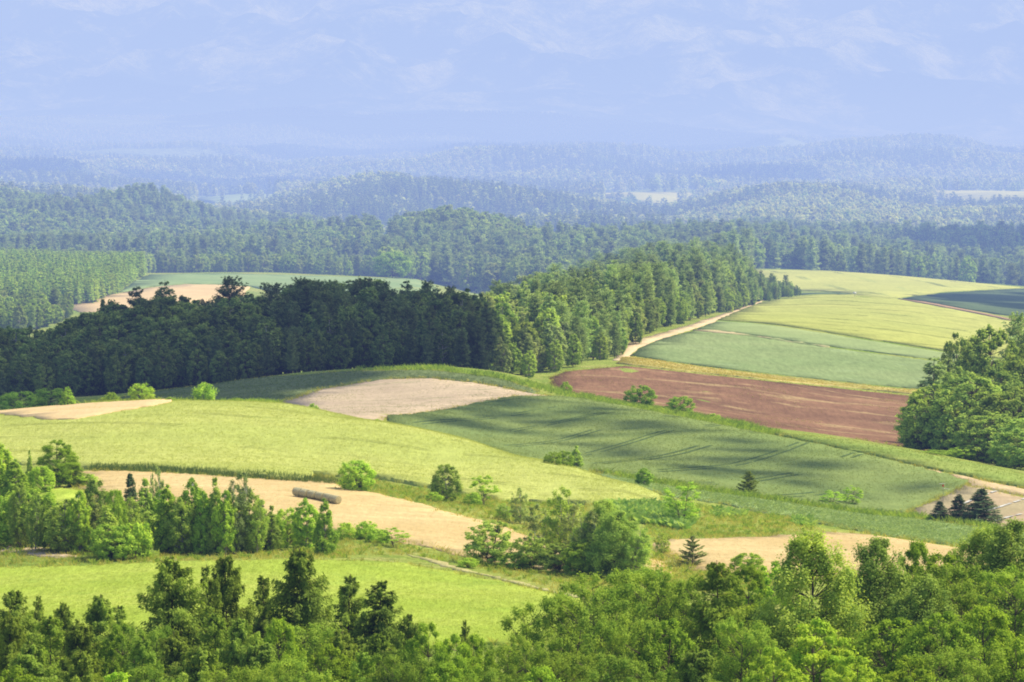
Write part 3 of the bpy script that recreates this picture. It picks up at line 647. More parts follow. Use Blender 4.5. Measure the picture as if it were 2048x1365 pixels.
field('far_field', [(395, 402), (440, 396), (480, 393), (545, 393), (520, 402), (490, 408), (430, 408)], (4300, 5600), M_TEAL, 3, 'pale green clearing among the far woods near the shaded hill')
field('far_field', [(1195, 391), (1300, 389), (1410, 389), (1395, 400), (1370, 405), (1310, 412), (1290, 408), (1240, 405)], (4300, 5600), M_RAPE2, 3, 'yellow clearing in the middle of the far woods')
field('far_field', [(1855, 386), (1960, 386), (2100, 389), (2100, 404), (1990, 406), (1930, 412), (1880, 400)], (4300, 5600), M_RAPE2, 3, 'pale clearing at the far edge of the wooded hills')
field('far_field', [(1432, 303), (1460, 292), (1500, 281), (1540, 275), (1580, 281), (1615, 292), (1645, 303), (1540, 305)], (8800, 9900), M_TEAL, 6, 'small pale dome-shaped hill far away before the mountain', rag=2)
field('green_strip', [(50, 985), (110, 978), (175, 985), (165, 1005), (130, 1020), (60, 1022), (30, 1005)], (440, 530), M_MEADOW, .2, 'small green plot between hedgerow trees by the barley', 'field')
field('bare_bank', [(0, 1098), (20, 1093), (60, 1096), (120, 1106), (150, 1114), (110, 1118), (50, 1110), (0, 1106)], (398, 440), M_PALE, .1, 'patch of bare soil bank under the hedgerow trees', 'bank')
field('grass_track', [(815, 1112), (860, 1117), (920, 1136), (1000, 1155), (1100, 1180), (1220, 1207), (1220, 1209), (1100, 1184), (1000, 1160), (920, 1142), (850, 1122)], (330, 440), field_mat('sandy_path', (.36, .34, .16), (.45, .41, .20), grain=.25, patch=(.3, .5, .6, (.3, .34, .1))), .06, 'sandy path along the top edge of the meadow', 'path')
# narrow white film strips across the beds
film = N('mulch_film'); film_m = film.diffuse(film.mix(film.ramp(film.noise(.5, 4), .4, .6), (.40, .38, .34), (.66, .66, .63)))
V_, F4 = [], []
p0 = hit(1808, 1030, 540, 660); ca, sa = math.cos(a7), math.sin(a7)
poly_beds = FIELDS['brown vegetable beds striped with white mulch film']
for k in range(1, 16):
    run = []
    for s_ in np.arange(-60, 140, 1.5):
        q = np.array([p0[0] + s_ * ca + k * 6.5 * sa, p0[1] + s_ * sa - k * 6.5 * ca])
        if inside(q[None], poly_beds)[0]: run.append(q)
    for q0, q1 in zip(run[:-1], run[1:]):
        if rng.random() < .25 or np.linalg.norm(q1 - q0) > 2: continue
        i = len(V_); wv = .27
        for q, sg in ((q0, -1), (q0, 1), (q1, 1), (q1, -1)):
            x, y = q[0] - sa * wv * sg, q[1] + ca * wv * sg
            V_.append((x, y, float(ground_z(x, y)) + .22))
        F4.append((i, i + 1, i + 2, i + 3))
link('mulch_film', mesh_np('mulch_film', V_, [np.array(F4)], film_m), kind='stuff', label='white plastic mulch strips laid over the brown beds', category='mulch film')
# ------------------------------------------------------------------ trees, one by one
ONES = 'zeroth first second third fourth fifth sixth seventh eighth ninth tenth eleventh twelfth thirteenth fourteenth fifteenth sixteenth seventeenth eighteenth nineteenth'.split()
TENS = 'x x twent thirt fort fift sixt sevent eight ninet'.split()
CARD = 'x one two three four five six seven eight nine'.split()
def ordinal(n):
    if n < 20: return ONES[n]
    if n < 100: return TENS[n // 10] + ('ieth' if n % 10 == 0 else 'y-' + ONES[n % 10])
    return ('hundredth' if n == 100 else 'hundred-and-' + ordinal(n - 100) if n < 200 else 'two-hundred-and-' + ordinal(n - 200) if n > 200 else 'two-hundredth')
NAME = {'larch': ('larch_tree', 'larch'), 'thin_larch': ('larch_tree', 'larch'), 'pale_larch': ('larch_tree', 'larch'), 'maple': ('maple_tree', 'maple'), 'bright_maple': ('maple_tree', 'maple'),
        'acacia': ('acacia_tree', 'acacia'), 'weeping_birch': ('birch_tree', 'birch'), 'young_birch': ('young_tree', 'young tree'), 'light_birch': ('birch_tree', 'birch'), 'round_tree': ('round_tree', 'tree'),
        'open_tree': ('open_crowned_tree', 'tree'), 'multi_stem': ('many_stemmed_tree', 'tree'), 'shrub': ('shrub', 'shrub'), 'spruce': ('spruce_tree', 'spruce'), 'small_larch': ('larch_sapling', 'sapling'),
        'wood_conifer': ('conifer_tree', 'conifer'), 'wood_broadleaf': ('broadleaf_tree', 'broadleaf tree'), 'wood_birch': ('birch_tree', 'birch'), 'great_tree': ('broadleaf_tree', 'broadleaf tree'), 'far_larch': ('plantation_tree', 'larch')}
for k_ in ('conifer', 'broadleaf', 'birch'): NAME['shade_' + k_] = NAME['wood_' + k_]
USED = {}
def plant(kind, x, y, H, w, label, group=None, var=None, z=None, parts=True):
    ps = PROTO[kind]
    k = USED.get(kind, 0); USED[kind] = k + 1
    key, (tm, cm), h, r = ps[(k if var is None else var) % len(ps)]
    z = float(ground_z(x, y)) if z is None else z
    nm, cat = NAME[kind]
    o = bpy.data.objects.new(nm, None); COL.objects.link(o)
    o.empty_display_size = 1.0
    sz = H / h; sx = sz * random.uniform(.9, 1.12) if w is None else w / (2 * r)
    o.location = (x, y, z); o.rotation_euler = (0, 0, random.uniform(0, math.tau)); o.scale = (sx, sx * random.uniform(.92, 1.08), sz)
    o['label'] = label; o['category'] = cat
    if group: o['group'] = group
    link('trunk', tm, o); link('crown', cm, o)
    return o
def stand(kind, u, vtop, D=None, vbase=None, w=None, label='', group=None, Dr=(380, 700), var=None):
    """a tree whose top shows at (u, vtop), on the ground at distance D or where the sight line (u, vbase) meets the ground"""
    g = on_ground(u, D) if D else hit(u, vbase, *Dr)
    ww = float(rayuw(u, vtop)[1]); H = -ww * g[1] / F_ - g[2]
    return plant(kind, g[0], g[1], max(H, .8), None if w is None else w * g[1] / F_, label, group, var, g[2])

# the near belt along the bottom
G1 = 'near belt of trees'
belt = [  # kind, u, vtop, D, width, words
 ('larch', 20, 1178, 265, 150, 'dark larch'), ('thin_larch', 75, 1190, 285, 70, 'small spiky larch'), ('larch', 122, 1203, 270, 105, 'rounded dark larch'), ('larch', 192, 1188, 262, 150, 'spreading larch'),
 ('thin_larch', 240, 1212, 276, 100, 'slim feathery larch'), ('larch', 343, 1112, 255, 215, 'tall broad feathery larch'), ('larch', 452, 1106, 262, 165, 'tall twin-topped larch'), ('thin_larch', 418, 1128, 259, 110, 'slim upright larch'),
 ('thin_larch', 521, 1150, 272, 105, 'open slender larch'), ('larch', 603, 1098, 258, 200, 'tallest ragged larch'), ('thin_larch', 690, 1148, 270, 140, 'thin drooping larch'), ('thin_larch', 752, 1163, 266, 165, 'ragged larch with one long arm'),
 ('larch', 60, 1285, 238, 180, 'low dark larch'), ('larch', 160, 1300, 234, 170, 'low shaded larch'), ('pale_larch', 280, 1275, 240, 170, 'pale low larch'), ('larch', 400, 1290, 234, 190, 'low spreading larch'), ('larch', 515, 1275, 238, 190, 'low dense larch'),
 ('acacia', 590, 1315, 230, 190, 'low yellowish acacia'), ('maple', 660, 1290, 234, 170, 'low broad maple'), ('pale_larch', 725, 1300, 231, 170, 'pale drooping larch'), ('maple', 850, 1243, 242, 150, 'dark glossy maple'), ('maple', 905, 1272, 238, 150, 'dark dense maple'),
 ('acacia', 795, 1305, 230, 170, 'olive leafed acacia'), ('maple', 955, 1268, 240, 130, 'broad shaded maple'), ('acacia', 1010, 1290, 246, 120, 'small brownish acacia'), ('thin_larch', 928, 1238, 262, 55, 'little pointed larch'), ('acacia', 300, 1330, 226, 180, 'bright low acacia'),
 ('bright_maple', 225, 1345, 223, 160, 'bright green topped maple'), ('acacia', 480, 1335, 225, 180, 'low leafy acacia'), ('maple', 20, 1335, 224, 190, 'dark corner maple'),
 ('acacia', 1105, 1192, 250, 210, 'open bare-limbed acacia'), ('acacia', 1180, 1170, 256, 220, 'spreading yellow green acacia'), ('acacia', 1245, 1140, 263, 210, 'tall feathery acacia'), ('acacia', 1305, 1135, 272, 200, 'tall airy acacia'),
 ('acacia', 1055, 1275, 240, 160, 'low leaning acacia'), ('maple', 1340, 1165, 268, 170, 'deep green maple'), ('pale_larch', 1437, 1120, 255, 250, 'pale larch with bare straight trunk'), ('acacia', 1375, 1160, 262, 180, 'yellow green acacia'),
 ('weeping_birch', 1632, 1062, 260, 260, 'tall plume-topped birch'), ('weeping_birch', 1757, 1076, 267, 230, 'second tall dense birch'), ('maple', 1490, 1135, 275, 160, 'mid green maple'), ('bright_maple', 1545, 1125, 284, 170, 'fresh green maple'),
 ('maple', 1835, 1085, 276, 150, 'sharp-leafed maple'), ('maple', 1890, 1105, 270, 200, 'olive maple'), ('weeping_birch', 1965, 1052, 285, 200, 'tall yellowish birch'), ('weeping_birch', 2032, 1040, 280, 220, 'tallest yellow green birch'), ('acacia', 1925, 1130, 262, 230, 'wide hazy acacia'),
 ('acacia', 2035, 1140, 255, 220, 'brownish acacia'), ('weeping_birch', 1850, 1150, 258, 200, 'dense olive birch'), ('bright_maple', 1640, 1238, 236, 270, 'lime green maple in full sun'), ('bright_maple', 1555, 1295, 228, 200, 'low lime green maple'), ('maple', 1785, 1238, 240, 260, 'wide layered maple'),
 ('maple', 1885, 1225, 237, 240, 'wide mid green maple'), ('maple', 1985, 1215, 239, 220, 'rounded maple'), ('maple', 2050, 1280, 230, 190, 'dark edge maple'), ('bright_maple', 1710, 1312, 225, 220, 'low bright maple'), ('acacia', 1480, 1240, 244, 170, 'low yellow acacia'),
 ('maple', 1335, 1240, 243, 170, 'low deep green maple'), ('acacia', 1265, 1235, 242, 190, 'low open acacia'), ('larch', 1400, 1290, 232, 190, 'low dark larch'), ('acacia', 1240, 1315, 230, 190, 'low twiggy acacia'), ('acacia', 1150, 1310, 231, 180, 'low thin-stemmed acacia'),
 ('maple', 1820, 1315, 225, 220, 'low lumpy maple'), ('acacia', 1935, 1300, 227, 220, 'low tangled acacia'), ('maple', 1075, 1335, 226, 170, 'dark low maple'), ('maple', 880, 1330, 226, 180, 'darkest low maple'), ('acacia', 980, 1340, 226, 150, 'low yellow leafed acacia'), ('acacia', 560, 1345, 222, 150, 'yellow tipped acacia')]
for k in range(13):
    belt.append((('larch', 'pale_larch', 'larch', 'maple', 'acacia')[k % 5], 15 + k * 66 + (k * 37) % 23, 1222 + (k * 53) % 45, 245 + (k * 29) % 8, 135 + (k * 31) % 40, ('second-row dark larch', 'second-row pale larch', 'second-row feathery larch', 'second-row maple', 'second-row acacia')[k % 5]))
belt += [('maple', 2125, 1090, 268, 190, 'outermost maple'), ('weeping_birch', 2195, 1075, 276, 210, 'outermost tall birch'), ('maple', 2265, 1120, 262, 200, 'outermost broad maple'), ('maple', 2150, 1250, 238, 230, 'outermost low maple'), ('acacia', 2240, 1255, 236, 230, 'outermost low acacia'), ('larch', -75, 1185, 264, 150, 'outermost larch'), ('larch', -150, 1200, 268, 150, 'outermost dark larch'), ('maple', -90, 1320, 228, 190, 'outermost low maple')]
belt.sort(key=lambda b: b[1])
for k, (kind, u, vt, D, w, words) in enumerate(belt):
    place = 'below the meadow' if u < 1060 else 'before the tall clump' if u < 1350 else 'below the tan field' if u < 1800 else 'in the corner belt'
    stand(kind, u, vt, D=D, w=w, label=f'{words} {place}, {ordinal(k + 1)} of the belt from left', group=G1)

# hedgerow of young trees between meadow and stubble
G2 = 'young trees in the hedgerow'
hedge = [('young_birch', -8, 885, 1000, 90, 'tall edge tree'), ('young_birch', 32, 922, 1002, 70, 'leafy tree'), ('young_birch', 60, 905, 985, 24, 'pole-thin tree'), ('round_tree', 82, 938, 988, 55, 'small reddish tree'), ('maple', 118, 884, 976, 88, 'dense dark cone-shaped tree'),
 ('young_birch', 152, 932, 973, 56, 'small upright tree'), ('shrub', 172, 952, 972, 44, 'low shrub'), ('round_tree', 55, 985, 1092, 135, 'large dense round tree'), ('round_tree', 8, 1000, 1090, 90, 'broad edge tree'), ('young_birch', 105, 995, 1082, 52, 'slim tree'),
 ('young_birch', 132, 1002, 1105, 72, 'pointed tree'), ('young_birch', 165, 1010, 1100, 52, 'slender tree'), ('young_birch', 190, 962, 1100, 62, 'tall pointed tree'), ('young_birch', 215, 1015, 1116, 90, 'wide low tree'), ('young_birch', 240, 985, 1102, 60, 'dark-sided tree'),
 ('spruce', 262, 948, 1095, 60, 'grey green conifer'), ('young_birch', 290, 962, 1100, 72, 'upright tree'), ('light_birch', 310, 936, 1088, 46, 'slim birch poking above the rest'), ('young_birch', 336, 972, 1106, 78, 'full round-topped tree'), ('young_birch', 365, 1000, 1108, 62, 'shorter tree'),
 ('young_birch', 385, 960, 1106, 62, 'tall tree'), ('young_birch', 408, 985, 1108, 60, 'narrow tree'), ('young_birch', 432, 960, 1108, 60, 'tall narrow tree'), ('light_birch', 468, 947, 1108, 74, 'tall bushy-topped birch with pale stem'), ('young_birch', 452, 985, 1110, 56, 'shaded tree'),
 ('young_birch', 497, 985, 1106, 62, 'lean tree'), ('spruce', 522, 1002, 1102, 44, 'dark slim conifer'), ('round_tree', 575, 1018, 1095, 70, 'low bush-like tree'), ('young_birch', 612, 997, 1100, 66, 'pointed tree before the bales'), ('young_birch', 650, 996, 1110, 66, 'dense upright tree'),
 ('shrub', 268, 1048, 1118, 80, 'light shrub'), ('round_tree', 225, 1055, 1120, 90, 'low spreading tree'), ('round_tree', 545, 1030, 1098, 60, 'thin low tree')]
for k in range(19):
    u_ = 40 + k * 27 + (k * 41) % 19
    hedge.append((('young_birch', 'light_birch', 'young_birch', 'round_tree')[k % 4], u_, 972 + (k * 61) % 46, 1098 + (k * 17) % 10, 44 + (k * 23) % 20, ('fresh green tree', 'thin pale birch', 'bushy upright tree', 'low rounded tree')[k % 4]))
hedge.sort(key=lambda b: b[1])
for k, (kind, u, vt, vb, w, words) in enumerate(hedge):
    place = 'at the barley edge' if vb < 1010 else 'in the hedgerow above the meadow'
    stand(kind, u, vt - (4 if u < 540 else 0), vbase=vb, w=w * (1.05 if u < 540 else .95), Dr=(385, 560), label=f'{words} {place}, {ordinal(k + 1)} there from left', group=G2)

# single trees and bushes among the fields
single = [
 ('round_tree', 712, 922, 982, 72, 'round bright bush standing beside the row of bales', (440, 560)),
 ('young_birch', 893, 928, 1003, 50, 'dark leaning tree on the grass strip below the barley', (440, 560)),
 ('open_tree', 970, 950, 1012, 66, 'leafy open tree on the grass strip below the barley', (440, 560)),
 ('shrub', 868, 985, 1003, 36, 'low shrub at the foot of the dark leaning tree', (440, 560)),
 ('shrub', 945, 985, 1012, 40, 'grey shrub at the foot of the leafy open tree', (440, 560)),
 ('light_birch', 1042, 975, 1048, 44, 'thin pale birch on the grass strip before the barley', (420, 560)),
 ('light_birch', 1010, 1005, 1040, 40, 'low pale birch on the grass strip beside the thin one', (420, 560)),
 ('multi_stem', 978, 1042, 1130, 96, 'many-stemmed tree at the stubble end, alone before the tall clump', (390, 480)),
 ('light_birch', 1085, 1010, 1128, 60, 'pale birch at the near end of the tall clump', (390, 480)),
 ('light_birch', 1121, 968, 1132, 70, 'tallest thin birch of the clump, pointed top over the barley', (390, 480)),
 ('light_birch', 1150, 1012, 1140, 70, 'airy birch inside the tall clump', (390, 480)),
 ('weeping_birch', 1205, 1000, 1150, 96, 'dense dark-topped tree of the tall clump', (390, 480)),
 ('weeping_birch', 1240, 1022, 1156, 96, 'broad dark tree of the tall clump', (390, 480)),
 ('light_birch', 1268, 1052, 1160, 56, 'thin birch at the far end of the tall clump', (390, 480)),
 ('multi_stem', 1062, 1072, 1140, 70, 'low dark tree under the pale birch of the clump', (390, 480)),
 ('multi_stem', 1115, 1088, 1146, 80, 'low leafy tree at the foot of the clump', (390, 480)),
 ('round_tree', 1170, 1085, 1152, 80, 'low dark round tree at the foot of the clump', (390, 480)),
 ('light_birch', 1180, 1020, 1150, 60, 'slim birch in the middle of the clump', (390, 480)),
 ('shrub', 935, 1116, 1136, 50, 'dark low shrub beside the many-stemmed tree', (390, 480)),
 ('shrub', 1030, 1105, 1138, 60, 'leafy shrub right under the clump edge', (390, 480)),
 ('round_tree', 1105, 905, 934, 34, 'small bush in the hollow, smaller of the pair behind the barley', (560, 680)),
 ('young_birch', 1152, 892, 940, 36, 'pointed bush in the hollow behind the barley brow', (545, 680)),
 ('round_tree', 1130, 903, 938, 34, 'rounded bush against the pointed one behind the barley brow', (550, 680)),
 ('young_birch', 1288, 936, 974, 34, 'small dark lone tree in the beet corner', (515, 640)),
 ('open_tree', 1365, 962, 1050, 92, 'open layered tree above the butterbur patch', (460, 560)),
 ('small_larch', 1497, 942, 990, 48, 'small dark cone-shaped larch beside the wheat field', (530, 640)),
 ('open_tree', 1665, 980, 1012, 62, 'low wide shrub-like tree on the wheat edge', (530, 640)),
 ('open_tree', 1702, 972, 1014, 50, 'bushy low tree right against the wheat edge', (530, 640)),
 ('spruce', 1880, 1002, 1044, 50, 'smallest spruce of the group by the mulched beds', (525, 620)),
 ('spruce', 1917, 988, 1046, 54, 'middle spruce of the group by the mulched beds', (525, 620)),
 ('spruce', 1962, 976, 1050, 84, 'largest dark spruce of the group by the mulched beds', (525, 620)),
 ('shrub', 1858, 1030, 1043, 24, 'little round shrub beside the smallest spruce', (525, 620)),
 ('light_birch', 1325, 1065, 1110, 36, 'wispy birch sapling at the stubble edge', (400, 480)),
 ('small_larch', 1385, 1072, 1132, 62, 'pale young larch standing on the tan stubble edge', (395, 480)),
 ('round_tree', 1495, 1108, 1150, 60, 'little bush poking up before the tan field', (385, 470)),
 ('open_tree', 790, 1055, 1094, 72, 'low crooked dark shrub above the sandy path', (400, 480)),
 ('shrub', 735, 1042, 1078, 46, 'thin upright shrub at the stubble edge', (400, 480)),
 ('shrub', 695, 1046, 1078, 50, 'leafy shrub at the stubble edge near the hedgerow', (400, 480)),
 ('shrub', 760, 1058, 1085, 44, 'olive shrub between two others at the stubble edge', (400, 480)),
 ('shrub', 410, 765, 806, 50, 'bright spiky shrub on the hill brow', (640, 700)),
 ('round_tree', 283, 768, 808, 48, 'bright round shrub on the hill brow beside the tan patch', (640, 700)),
 ('shrub', 222, 786, 808, 34, 'small shrub on the hill brow above the tan patch', (640, 705)),
 ('young_birch', 135, 773, 818, 36, 'upright green shrub before the dark wood', (640, 720)),
 ('shrub', 340, 795, 808, 22, 'tiny shrub on the hill brow between the bright ones', (640, 700)),
 ('shrub', 475, 797, 812, 40, 'dark low shrub behind the hill brow', (650, 720)),
 ('shrub', 510, 799, 814, 36, 'second dark low shrub behind the hill brow', (650, 720)),
 ('shrub', 627, 808, 830, 26, 'small dark shrub before the bare pale soil', (630, 710)),
 ('shrub', 755, 838, 850, 24, 'dark tuft-like shrub at the wheat corner', (610, 700)),
 ('round_tree', 100, 778, 825, 80, 'dark shrub below the shaded wood', (700, 800)),
 ('round_tree', 40, 785, 830, 90, 'dark bush below the shaded wood at the edge', (700, 800)),
 ('round_tree', 1280, 772, 815, 60, 'green bush on the ridge before the brown soil', (740, 800)),
 ('round_tree', 1360, 794, 830, 56, 'second green bush on the ridge before the brown soil', (730, 790)),
 ('shrub', 1132, 764, 784, 24, 'tiny bush at the corner of the brown soil', (800, 900)),
 ('shrub', 1430, 828, 842, 30, 'low yellowish shrub on the ridge', (720, 790)),
 ('shrub', 1870, 905, 922, 60, 'low green scrub at the foot of the great trees', (680, 760)),
 ('round_tree', 785, 505, 556, 72, 'pale lone tree at the far end of the green field', (1880, 2050)),
]
for kind, u, vt, vb, w, words, Dr in single:
    stand(kind, u, vt, vbase=vb, w=w * (1.3 if 'clump' in words else 1.1), Dr=Dr, label=words)

# great trees at the edge on the brown field
great = [('great_tree', 1868, 770, 735, 150, 'great round tree nearest the brown field, dark shaded side'), ('great_tree', 1940, 752, 730, 200, 'largest sunlit crown in front'), ('great_tree', 2030, 775, 722, 200, 'great tree at the picture edge in front'),
 ('wood_conifer', 1865, 712, 790, 90, 'dark pine leaning out over the potato rows'), ('great_tree', 1915, 668, 830, 110, 'tall pale tree at the back'), ('great_tree', 1985, 655, 810, 190, 'tall hazy tree at the back'), ('wood_conifer', 2040, 632, 840, 90, 'dark pointed conifer at the back'),
 ('great_tree', 2060, 690, 790, 180, 'broad tree behind the edge one'), ('wood_conifer', 1895, 715, 800, 70, 'second dark pine'), ('great_tree', 1925, 735, 775, 150, 'dark crown between pine and sunlit one'), ('great_tree', 2000, 740, 760, 170, 'shaded middle crown'),
 ('great_tree', 1985, 825, 705, 160, 'lower sunlit crown in front'), ('great_tree', 2070, 830, 690, 170, 'lower dark crown at the picture edge'), ('wood_broadleaf', 1840, 850, 742, 80, 'low dark tree at the outer corner'), ('round_tree', 1925, 895, 700, 60, 'small bush at the foot'), ('great_tree', 2140, 760, 740, 190, 'outermost great tree'), ('great_tree', 2120, 690, 800, 190, 'outermost tall tree behind')]
for kind, u, vt, D, w, words in great:
    stand(kind, u, vt, D=D, w=w, label=f'{words} in the clump beside brown soil', group='great trees by the brown field')

# the woods
def scatter(poly, spacing, jit=.42):
    """points inside a polygon given as (u, D)"""
    pg = np.array([(on_ground(u, D)[0], D) for u, D in poly])
    X, Y = np.meshgrid(np.arange(pg[:, 0].min(), pg[:, 0].max(), spacing), np.arange(pg[:, 1].min(), pg[:, 1].max(), spacing))
    X = X + rng.uniform(-jit, jit, X.shape) * spacing; Y = Y + rng.uniform(-jit, jit, X.shape) * spacing
    q = np.stack([X.ravel(), Y.ravel()], 1)
    return q[inside(q, pg)]
class Cover:
    """how high the trees already standing reach, column by column, to leave out trees nothing shows of"""
    def __init__(s): s.c = np.full(600, 1e9)
    def take(s, x, y, ztop, r, zb):
        a = int((x - r * .6) / y * F_ / 6 + 250); b = int((x + r * .6) / y * F_ / 6 + 250) + 1
        a = max(a, 0); b = min(b, 600)
        if a >= b: return False
        top = -ztop * F_ / y
        vis = s.c[a:b] - top
        ok = (vis > 3).mean() > .3
        if ok: s.c[a:b] = np.minimum(s.c[a:b], top + .12 * (zb - ztop) * -F_ / y)
        return ok
def u_of(x, y): return x / y * F_ + W_ / 2
cover = Cover()
shade_wood = scatter([(-260, 888), (0, 884), (200, 880), (450, 874), (600, 874), (700, 878), (850, 884), (945, 884), (975, 925), (960, 1010), (700, 1010), (450, 1000), (-260, 1020)], 5.6)
shade_wood = shade_wood[np.argsort(shade_wood[:, 1])]
TOPS = [(-300, 625), (0, 652), (60, 657), (110, 645), (160, 632), (230, 605), (300, 597), (400, 592), (470, 588), (560, 580), (600, 562), (660, 552), (720, 556), (800, 560), (900, 575), (980, 590)]
def top_line(u, line):
    return float(np.interp(u, [a for a, b in line], [b for a, b in line]))
kept = []
for x, y in shade_wood:
    u = u_of(x, y); zg = float(ground_z(x, y))
    Hmax = -float(rayuw(u, top_line(u, TOPS))[1]) * y / F_ - zg
    con = rng.random() < np.interp(u, [0, 250, 520, 600, 900], [.05, .12, .35, .8, .6])
    front = (y - 874) / 60
    H = Hmax * rng.uniform(.72, 1.02) * np.clip(.42 + .62 * front, .42, 1)
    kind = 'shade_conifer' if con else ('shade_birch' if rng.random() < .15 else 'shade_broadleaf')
    r = H * (.17 if con else .33)
    if cover.take(x, y, zg + H, r, zg): kept.append((kind, x, y, H, r, u))
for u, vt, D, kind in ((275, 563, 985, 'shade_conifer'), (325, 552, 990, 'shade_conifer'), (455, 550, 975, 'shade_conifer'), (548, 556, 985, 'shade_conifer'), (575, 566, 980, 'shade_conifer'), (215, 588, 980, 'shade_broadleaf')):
    g = on_ground(u, D); H = -float(rayuw(u, vt + 8)[1]) * D / F_ - g[2]; kept.append((kind, g[0], D, H, H * .2, u))
TONE = {'shade_conifer': 'dark conifer', 'shade_broadleaf': 'dark rounded broadleaf tree', 'shade_birch': 'slender dark birch'}
def label_rows(items, place, tone, end='left'):
    items.sort(key=lambda t: t[5])
    cnt = {}
    for it in items:
        row = it[6]; k = cnt[(row, it[0])] = cnt.get((row, it[0]), 0) + 1
        yield it, f'{ordinal(k)} {tone[it[0]]} from {end} in the {row} of {place}'
ys = sorted(t[2] for t in kept); q1, q2 = ys[len(ys) // 3], ys[2 * len(ys) // 3]
kept = [(*t, 'front edge' if t[2] < q1 else 'middle' if t[2] < q2 else 'back row') for t in kept]
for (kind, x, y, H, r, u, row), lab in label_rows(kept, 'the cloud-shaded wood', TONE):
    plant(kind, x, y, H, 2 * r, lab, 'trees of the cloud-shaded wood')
print('shaded wood', len(kept))

mid_poly = [(925, 890), (1000, 950), (1090, 953), (1140, 985), (1215, 1052), (1235, 1085), (1300, 1180), (1400, 1300), (1470, 1400), (1530, 1490), (1600, 1550), (1600, 1600), (1480, 1740), (1300, 1780), (1150, 1650), (1000, 1400), (930, 1120)]
mid = scatter(mid_poly, 6.2); mid = mid[np.argsort(mid[:, 1])]
single_mid, mass_mid = [], []
cover2 = Cover()
for x, y in mid:
    u = u_of(x, y); zg = float(ground_z(x, y))
    con = rng.random() < np.interp(u, [930, 1050, 1150, 1300, 1500], [.04, .12, .45, .72, .35])
    edge = np.interp(u, [925, 1000, 1090, 1140, 1215, 1300, 1400, 1470, 1530, 1600], [890, 950, 953, 985, 1052, 1180, 1300, 1400, 1490, 1550])
    f = np.clip((y - edge) / 70, 0, 1)
    H = (rng.uniform(16, 21) if con else rng.uniform(12, 17)) * (.6 + .4 * f)
    if u > 1480: H *= np.interp(u, [1480, 1520, 1600], [1, .62, .36])
    H *= rng.uniform(.82, 1.08)
    kind = 'wood_conifer' if con else ('wood_birch' if rng.random() < (.75 if u < 1150 else .4) else 'wood_broadleaf')
    r = H * (.17 if con else .27)
    if not seen(x, y, zg + H, 2): continue
    ok = cover2.take(x, y, zg + H, r, zg)
    if ok and len(single_mid) < 150: single_mid.append((kind, x, y, H, r, u))
    elif ok or y > 1100: mass_mid.append((kind, x, y, H, r))
TONE2 = {'wood_conifer': 'green conifer', 'wood_broadleaf': 'sunlit rounded broadleaf tree', 'wood_birch': 'light green birch'}
ys = sorted(t[2] for t in single_mid); q1, q2 = ys[len(ys) // 3], ys[2 * len(ys) // 3]
single_mid = [(*t, 'front edge' if t[2] < q1 else 'middle' if t[2] < q2 else 'upper part') for t in single_mid]
for (kind, x, y, H, r, u, row), lab in label_rows(single_mid, 'the sunlit hillside wood', TONE2):
    plant(kind, x, y, H, 2 * r, lab, 'trees of the sunlit hillside wood')
print('sunlit wood', len(single_mid), len(mass_mid))

# conifer row behind the farthest wheat
row = []
u = 1500.0
while u < 2130:
    D = 2070 + rng.uniform(-14, 30)
    g = on_ground(u, D); H = rng.uniform(14, 23) * (1 if u < 1800 else .85)
    con = rng.random() < .8
    row.append(('wood_conifer' if con else 'wood_broadleaf', g[0], D, H, H * (.2 if con else .3), u, 'row')); u += rng.uniform(10, 21)
TONE3 = {'wood_conifer': 'tall conifer', 'wood_broadleaf': 'rounded tree'}
for k, (kind, x, y, H, r, u, _) in enumerate(row):
    plant(kind, x, y, H, 2 * r, f'{TONE3[kind]} in the row behind the farthest yellow field, {ordinal(k + 1)} from its left', 'conifer row behind the farthest wheat')

# ------------------------------------------------------------------ woods that read as one mass
PCOL = bpy.data.collections.new('tree_kinds')      # not linked: only a list for the woods below
PIDX = {}
def joined(key, tm, cm):
    me = bpy.data.meshes.new(key + '_whole')
    vt = np.empty(len(tm.vertices) * 3, np.float32); tm.vertices.foreach_get('co', vt); vc = np.empty(len(cm.vertices) * 3, np.float32); cm.vertices.foreach_get('co', vc)
    ft = np.empty(len(tm.polygons) * 4, np.int32); tm.polygons.foreach_get('vertices', ft); fc = np.empty(len(cm.polygons) * 4, np.int32); cm.polygons.foreach_get('vertices', fc)
    tn = np.empty(len(cm.vertices), np.float32); cm.attributes['tone'].data.foreach_get('value', tn)
    nt = len(tm.vertices)
    return mesh_np(key + '_whole', np.concatenate([vt.reshape(-1, 3), vc.reshape(-1, 3)]), [np.concatenate([ft.reshape(-1, 4), fc.reshape(-1, 4) + nt])], [tm.materials[0], cm.materials[0]],
                   tone=np.concatenate([np.full(nt, .3), tn]), midx=np.concatenate([np.zeros(len(ft) // 4), np.ones(len(fc) // 4)]))
for kind in ('wood_conifer', 'wood_broadleaf', 'wood_birch', 'far_conifer', 'far_broadleaf', 'far_larch'):
    for key, (tm, cm), h, r in PROTO[kind]:
        nm = 'kind_%02d' % len(PCOL.objects)
        o = bpy.data.objects.new(nm, joined(key, tm, cm)); PCOL.objects.link(o)
        PIDX.setdefault(kind, []).append((len(PCOL.objects) - 1, h, r))
